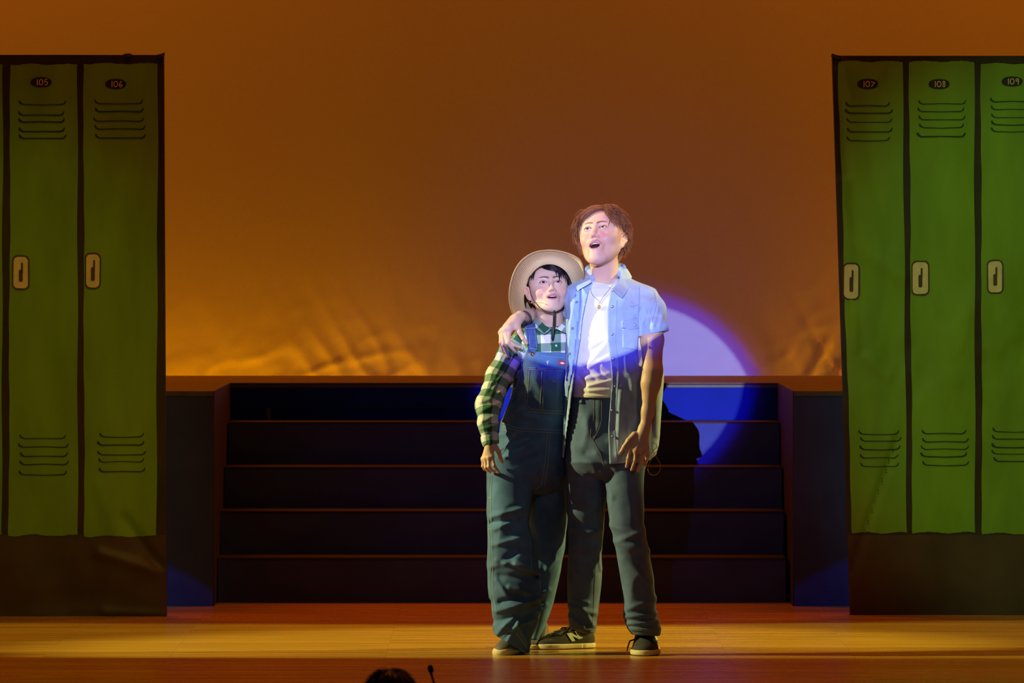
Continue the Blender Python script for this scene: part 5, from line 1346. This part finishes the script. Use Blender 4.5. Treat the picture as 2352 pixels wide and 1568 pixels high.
# ---- straw hat, worn on the back of the head
def straw():
    m = bpy.data.materials.new('woven_straw'); m.use_nodes = True; nt = m.node_tree; b = nt.nodes['Principled BSDF']; b.inputs['Roughness'].default_value = .6
    at = node(nt, 'ShaderNodeAttribute', attribute_name='pat'); sp = node(nt, 'ShaderNodeSeparateXYZ'); nt.links.new(at.outputs['Vector'], sp.inputs[0])
    fr = node(nt, 'ShaderNodeMath', operation='PINGPONG'); nt.links.new(sp.outputs[0], fr.inputs[0]); fr.inputs[1].default_value = .5
    ad = node(nt, 'ShaderNodeMath', operation='MULTIPLY'); nt.links.new(sp.outputs[1], ad.inputs[0]); ad.inputs[1].default_value = 150
    sn = node(nt, 'ShaderNodeMath', operation='SINE'); nt.links.new(ad.outputs[0], sn.inputs[0])
    hh = node(nt, 'ShaderNodeMath', operation='MULTIPLY_ADD'); nt.links.new(sn.outputs[0], hh.inputs[0]); hh.inputs[1].default_value = .12; nt.links.new(fr.outputs[0], hh.inputs[2])
    bp = node(nt, 'ShaderNodeBump'); bp.inputs['Distance'].default_value = .0015; bp.inputs['Strength'].default_value = 1; nt.links.new(hh.outputs[0], bp.inputs['Height']); nt.links.new(bp.outputs[0], b.inputs['Normal'])
    cr = node(nt, 'ShaderNodeValToRGB'); e = cr.color_ramp.elements; e[0].position = .0; e[0].color = (.40, .28, .14, 1); e[1].position = .22; e[1].color = (.74, .57, .28, 1)
    nt.links.new(fr.outputs[0], cr.inputs[0])
    tc = node(nt, 'ShaderNodeTexCoord'); n = node(nt, 'ShaderNodeTexNoise'); n.inputs['Scale'].default_value = 300; nt.links.new(tc.outputs['Object'], n.inputs['Vector'])
    gl = node(nt, 'ShaderNodeMath', operation='GREATER_THAN'); nt.links.new(n.outputs['Fac'], gl.inputs[0]); gl.inputs[1].default_value = .72
    mx = node(nt, 'ShaderNodeMix', data_type='RGBA'); nt.links.new(gl.outputs[0], mx.inputs['Factor']); nt.links.new(cr.outputs[0], mx.inputs['A']); mx.inputs['B'].default_value = (.95, .85, .75, 1)
    nt.links.new(mx.outputs['Result'], b.inputs['Base Color']); return m
M['straw'] = straw(); M['hat_band'] = mat('dark_sweatband', (.02, .016, .02), .7)
hat = empty('straw_hat'); parent(hat, SP)
# inner and outer brim outlines, angle 0 = picture right, counter-clockwise; (column, row, depth)
inn = [(1316, 668, 23.10), (1312, 646, 23.05), (1300, 624, 23.01), (1282, 611, 22.995), (1262, 607, 22.99), (1243, 611, 22.995), (1226, 624, 23.01), (1213, 645, 23.05), (1205, 672, 23.10), (1204, 695, 23.15), (1212, 715, 23.20), (1235, 728, 23.235), (1262, 732, 23.25), (1290, 728, 23.235), (1308, 712, 23.20), (1316, 692, 23.15)]
out = [(1340, 652, 23.01), (1340, 622, 22.955), (1332, 598, 22.95), (1312, 585, 22.955), (1285, 577, 22.965), (1256, 575, 22.97), (1225, 581, 22.965), (1198, 599, 22.965), (1180, 628, 22.975), (1171, 665, 23.0), (1172, 700, 23.06), (1184, 728, 23.16), (1222, 745, 23.30), (1265, 752, 23.34), (1310, 742, 23.30), (1335, 705, 23.12)]
def cat(P, n):
    P = np.array([W(*p) for p in P]); N = len(P); o = []
    for k in range(n):
        t = k*N/n; i = int(t); f_ = t-i; p0, p1, p2, p3 = P[i-1], P[i], P[(i+1) % N], P[(i+2) % N]
        o.append(.5*((2*p1)+(-p0+p2)*f_+(2*p0-5*p1+4*p2-p3)*f_*f_+(-p0+3*p1-3*p2+p3)*f_**3))
    return np.array(o)
NA = 144; NR = 26; A_ = cat(inn, NA); B_ = cat(out, NA); bulge = np.array([0, .022, 0])
def brimp(t, off): return A_*(1-t)+B_*t+bulge*(math.sin(math.pi*t)*.9)+np.array([0, off, 0])
V = []; UV = []
for off in (0, .004):
    for j in range(NR+1):
        t = j/NR; P = brimp(t, off); V += list(P); UV += [(t*11, k/NA*2) for k in range(NA)]
Fs = []; K = (NR+1)*NA
for l in (0, 1):
    for j in range(NR):
        for k in range(NA):
            a_ = l*K+j*NA+k; b_ = l*K+j*NA+(k+1) % NA; q = (a_, b_, b_+NA, a_+NA); Fs.append(q[::-1] if l else q)
for k in range(NA): a_ = NR*NA+k; b_ = NR*NA+(k+1) % NA; Fs.append((a_, b_, b_+K, a_+K))
brim = mesh('brim', V, Fs, M['straw'], hat, uv=np.array(UV))
MB().tube([B_[k]+np.array([0, .002, 0]) for k in range(NA)], .0034, 0, 6, closed=True).build('brim_edge', M['straw'], hat)
# crown behind the head
V = []; UV = []; cc = A_.mean(0); upv = ROT@np.array([0, .80, .60]); NC = 22
for off in (0, .004):
    for j in range(NC+1):
        t = j/NC; sh = math.cos(t*math.pi/2)**.45 if t < 1 else 0
        for k in range(NA):
            p = cc+(A_[k]-cc)*max(sh, .001)*(1+off*2)+upv*(.155*(math.sin(t*math.pi/2)**.8))
            V.append(p); UV.append((t*14, k/NA*2))
Fs = []; K = (NC+1)*NA
for l in (0, 1):
    for j in range(NC):
        for k in range(NA):
            a_ = l*K+j*NA+k; b_ = l*K+j*NA+(k+1) % NA; q = (a_, b_, b_+NA, a_+NA); Fs.append(q if l else q[::-1])
mesh('crown', V, Fs, M['straw'], hat, uv=np.array(UV))
MB().tube([A_[k]+np.array([0, .004, 0]) for k in range(NA)], .0022, 0, 6, closed=True).build('sweatband', M['hat_band'], hat)
# chin cord with a slider and a hanging tail
tb_ = bvh(bodyS)
cd = drape(tb_, [(1218, 660), (1221, 676), (1229, 692), (1240, 705), (1253, 713), (1266, 716)], .003, 3)
cd2 = drape(tb_, [(1276, 716), (1290, 711), (1298, 705)], .003, 3)
b = MB(); b.tube([W(1212, 648, 23.07)]+cd+[W(1272, 716, cd[-1][1]-.003)]+cd2+[W(1306, 690, 23.06)], .0016, 0, 6); b.build('chin_cord', M['black_cord'], hat)
yk = cd[-1][1]-.006; b = MB(); b.ball(W(1273, 716, yk), (.006, .005, .006)); b.tube([W(1273, 718, yk-.001), W(1273, 735, 23.0), W(1271, 760, 22.995), W(1269, 776, 22.998), W(1268.5, 781, 23.0)], [.0055, .0050, .0048, .0048, .002], 0, 8, flat=(0, -1, 0)); b.build('cord_slider', M['black_strap'], hat)
# earring and head microphone
b = MB(); b.ring(TS2(-.076, .004, -.052), ROT@np.array([.3, .95, 0]), .0065, .0011); b.build('hoop_earring', M['gold'], SP)
b = MB(); m_ = drape(tb_, [(1226, 693), (1240, 695), (1250, 696), (1257, 699)], .0025, 3); b.tube(m_, .0006, 0, 5); hm = b.build('head_microphone', M['mic_beige'], SP)
if m_: MB().tube([m_[-1]+np.array([-.006, 0, .001]), m_[-1]], [.0016, .0012]).build('microphone_tip', M['mic_beige'], hm)
b = MB(); b.tube([W(1222, 705, 23.12), W(1224, 716, 23.11), W(1229, 726, 23.11), W(1224, 720, 23.13)], .0007); b.build('microphone_cable', M['wire'], SP)

# ------------------------------------------------------------------ shoes
def shoe(person, heel, toe, wd, ht, upper, sole_m, name='sneaker', laces=True, lift=.0):
    """heel, toe: ground points; built in a local frame: x forward, y sideways, z up"""
    heel = np.array([heel[0], heel[1], 0.]); toe = np.array([toe[0], toe[1], 0.]); L = np.linalg.norm(toe-heel); fx = (toe-heel)/L; fy = np.cross((0, 0, 1.), fx); fz = np.array([0, 0, 1.])
    R_ = np.stack([fx, fy, fz], 1)
    def T(x, y, z): return heel+R_@np.array([x*L, y*wd, z*ht])
    f = Field()
    f.u(El(T(.73, 0, .20), (.255*L, .46*wd, .34*ht), R_), 0); f.u(El(T(.48, 0, .32), (.30*L, .44*wd, .46*ht), R_), .03); f.u(El(T(.22, 0, .32), (.21*L, .40*wd, .50*ht), R_), .03)
    f.u(Rc(T(.20, 0, .45), T(.22, 0, .86), .34*wd, .36*wd), .02); f.u(Rc(T(.34, 0, .62), T(.62, 0, .40), .20*wd, .20*wd), .02)
    f.inter(Bx(T(.5, 0, .60), (.55*L, .6*wd, .50*ht), 0, R_), 0)
    G, ax = f.grid(*f.bounds(), .0026); V, Q = nets(G, ax); V = smooth(V, Q, 2); up = mesh(name, V, Q, upper, person)
    f = Field()
    f.u(El(T(.72, 0, .10), (.285*L, .53*wd, .5), R_), 0); f.u(El(T(.22, 0, .10), (.225*L, .46*wd, .5), R_), .08); f.u(Bx(T(.47, 0, .1), (.24*L, .43*wd, .5), .01, R_), .03)
    z0, z1 = .002, .22*ht; f.inter(Bx(T(.5, 0, 0)+np.array([0, 0, (z0+z1)/2]), (.6*L, .7*wd, (z1-z0)/2), .004, R_), .006)
    G, ax = f.grid(heel*0+np.minimum(heel, toe)-[.12, .12, .02], np.maximum(heel, toe)+[.12, .12, .08], .0026); V, Q = nets(G, ax); V = smooth(V, Q, 2); sl = mesh('sole', V, Q, sole_m, up)
    return T, up, R_
def gp(px, py): Y_ = H*F/(py-YH); return np.array([XP(px, Y_), Y_])
# taller person: shoe seen from the side, and shoe seen from the front
def onb(o): return bvh(o)
T1, sh1, R1 = shoe(TP, gp(1366, 1487), gp(1231, 1491), .098, .098, M['suede'], M['sole'])
t1 = onb(sh1); b = MB()

for q in ([(1301, 1455), (1310, 1453.5), (1321, 1471), (1313, 1473)], [(1319.5, 1450), (1328.5, 1447.6), (1338.5, 1465), (1330, 1467.5)], [(1303, 1455), (1311, 1453), (1336, 1466), (1329, 1468)]): patch(b, t1, q, .0014, .0014, 0, 2)
b.build('letter_logo', M['logo'], sh1)
b = MB(); b.tube([T1(.42, .15, .86), T1(.50, .3, .88), T1(.57, .42, .80), T1(.52, .45, .70), T1(.46, .3, .78)], .0032); b.tube([T1(.42, .1, .84), T1(.50, -.3, .80), T1(.56, -.4, .62)], .003)
for k in range(4): x = .40+.065*k; z = .86-.10*k; b.tube([T1(x, -.26, z-.03), T1(x+.01, 0, z+.07), T1(x+.02, .26, z-.03)], .003)
b.build('laces', M['lace'], sh1)
b = MB()
for k in range(3): stitch(b, t1, [(1262, 1452-2*k+6), (1275, 1448+3*k), (1292, 1450+4*k)], .0011, .001)
b.build('eyelet_stitching', M['logo'], sh1)
MB().tube([T1(.16, -.30, .82), T1(.05, 0, .86), T1(.16, .30, .82), T1(.40, .28, .80)], .006).build('ankle_padding', M['shoe_black'], sh1)
T2, sh2, R2 = shoe(TP, (XP(1484, 23.05), 23.10), (XP(1481, 22.86), 22.845), .106, .10, M['suede'], M['sole'])
b = MB()
for k in range(4): x = .40+.065*k; z = .88-.11*k; b.tube([T2(x, -.28, z-.04), T2(x+.01, 0, z+.07), T2(x+.02, .28, z-.04)], .003)
b.tube([T2(.5, -.40, .55), T2(.56, -.56, .5), T2(.60, -.62, .30), T2(.62, -.66, .12)], [.003, .003, .003, .002]); b.build('laces', M['lace'], sh2)
t2 = onb(sh2); b = MB(); patch(b, t2, [(1503, 1456), (1506, 1460), (1510, 1468), (1513, 1476), (1509, 1474), (1505, 1466)], .0012, .0015, 0, 2); b.build('letter_logo', M['logo'], sh2)
T3, sh3, R3 = shoe(SP, (XP(1204, 23.05), 23.10), (XP(1146, 22.9), 22.885), .092, .092, M['shoe_grey'], M['sole'])
t3 = onb(sh3); b = MB()
for k in range(3): x = .50+.06*k; z = .72-.09*k; b.tube([T3(x, -.26, z-.02), T3(x+.01, 0, z+.08), T3(x+.02, .26, z-.02)], .0042)
b.build('laces', M['sole'], sh3)
b = MB(); patch(b, t3, [(1182, 1482), (1192, 1480), (1205, 1494), (1206, 1499), (1184, 1497)], .0012, .002, 0, 3); b.build('side_panel', M['shoe_green'], sh3)
b = MB(); b.ball(T3(.80, 0, .10), (.20*.24, .045, .030), 0, 20, 12, R3); b.build('toe_cap', M['sole'], sh3)
T4, sh4, R4 = shoe(SP, (XP(1246, 23.3), 23.42), (XP(1221, 23.2), 23.20), .088, .088, M['shoe_grey'], M['sole'])
b = MB(); 
for k in range(3): x = .50+.06*k; z = .70-.09*k; b.tube([T4(x, -.26, z-.02), T4(x+.01, 0, z+.08), T4(x+.02, .26, z-.02)], .004)
b.build('laces', M['sole'], sh4)

# ------------------------------------------------------------------ in the dark before the stage: conductor's head and a microphone
PY_ = 17.0; PM = 16.4
cp = empty('person', (XP(897, PY_), PY_, -1.2)); tagp(cp, 'dark silhouette of a person below the stage edge, only head top showing', 'person')
hc = W(897, 1540, PY_)+np.array([0, 0, -.118]); f = Field(); f.u(El(hc, (.078, .095, .112)), 0); f.u(Rc(hc+[0, .02, -.08], hc+[0, .03, -.2], .055, .055), .02)
f.u(Rc(hc+[-.12, .03, -.27], hc+[.12, .03, -.27], .06, .06), .05)
f.u(El(hc+[0, .03, -.50], (.18, .12, .30)), .06); f.u(El(hc+[0, .03, -.78], (.16, .12, .16)), .06)
z_ = hc[2]
for q in (-1, 1):
    f.chain([hc+[q*.09, .03, -.8], hc+[q*.10, .03, -1.1], np.array([hc[0]+q*.10, hc[1]+.04, -1.14])], [.085, .06, .045], .03)
    f.chain([hc+[q*.17, .03, -.28], hc+[q*.22, .05, -.52], hc+[q*.17, .22, -.62]], [.055, .042, .03], .03); f.u(El(hc+[q*.16, .27, -.62], (.035, .05, .025)), .02)
    f.u(El(np.array([hc[0]+q*.10, hc[1]+.09, -1.165]), (.045, .13, .035)), .02)
G, ax = f.grid(*f.bounds(), .009); V, Q = nets(G, ax); V = smooth(V, Q, 3); mesh('body', V, Q, M['cloth_black'], cp)
b = MB(); rnd = random.Random(3)
b.ball(hc+[0, -.006, .018], (.085, .100, .100), 0, 20, 14)
st_ = Strands(4)
for _ in range(200): st_.lock(surf_lock(hc, np.eye(3), 1.0, (.086, .102, .118), rnd.uniform(-180, 180), rnd.uniform(20, 85), rnd.uniform(-30, 30), -rnd.uniform(15, 45), 7, (.0, rnd.uniform(.003, .012)), 5, rnd.uniform(0, 6), (0, 0, 0)), .005, 10)
st_.build('hair', M['hair_black'], cp, (np.array(b.v), np.array(b.f)))
ms = empty('microphone', (XP(1004, PM), PM, -1.2)); tagp(ms, 'small black microphone on a thin stand rising before the stage edge', 'microphone')
b = MB(); p = W(989, 1536, PM); b.ball(p, (.0085, .0085, .0125), 0, 14, 10, rotm(0, 0, -12)); b.build('capsule', M['mic_black'], ms)
b = MB(); b.tube([p+np.array([.001, 0, -.008]), W(993, 1556, PM), W(998, 1572, PM), W(1004, 1600, PM), [XP(1004, PM), PM, -.4], [XP(1004, PM), PM, -1.18]], [.0045, .003, .0035, .005, .008, .008], 0, 8); b.build('stand_pole', M['mic_black'], ms)
b = MB(); b.disc((XP(1004, PM), PM, -1.188), (0, 0, 1), .13, .024, 0, 32); b.build('stand_base', M['mic_black'], ms)
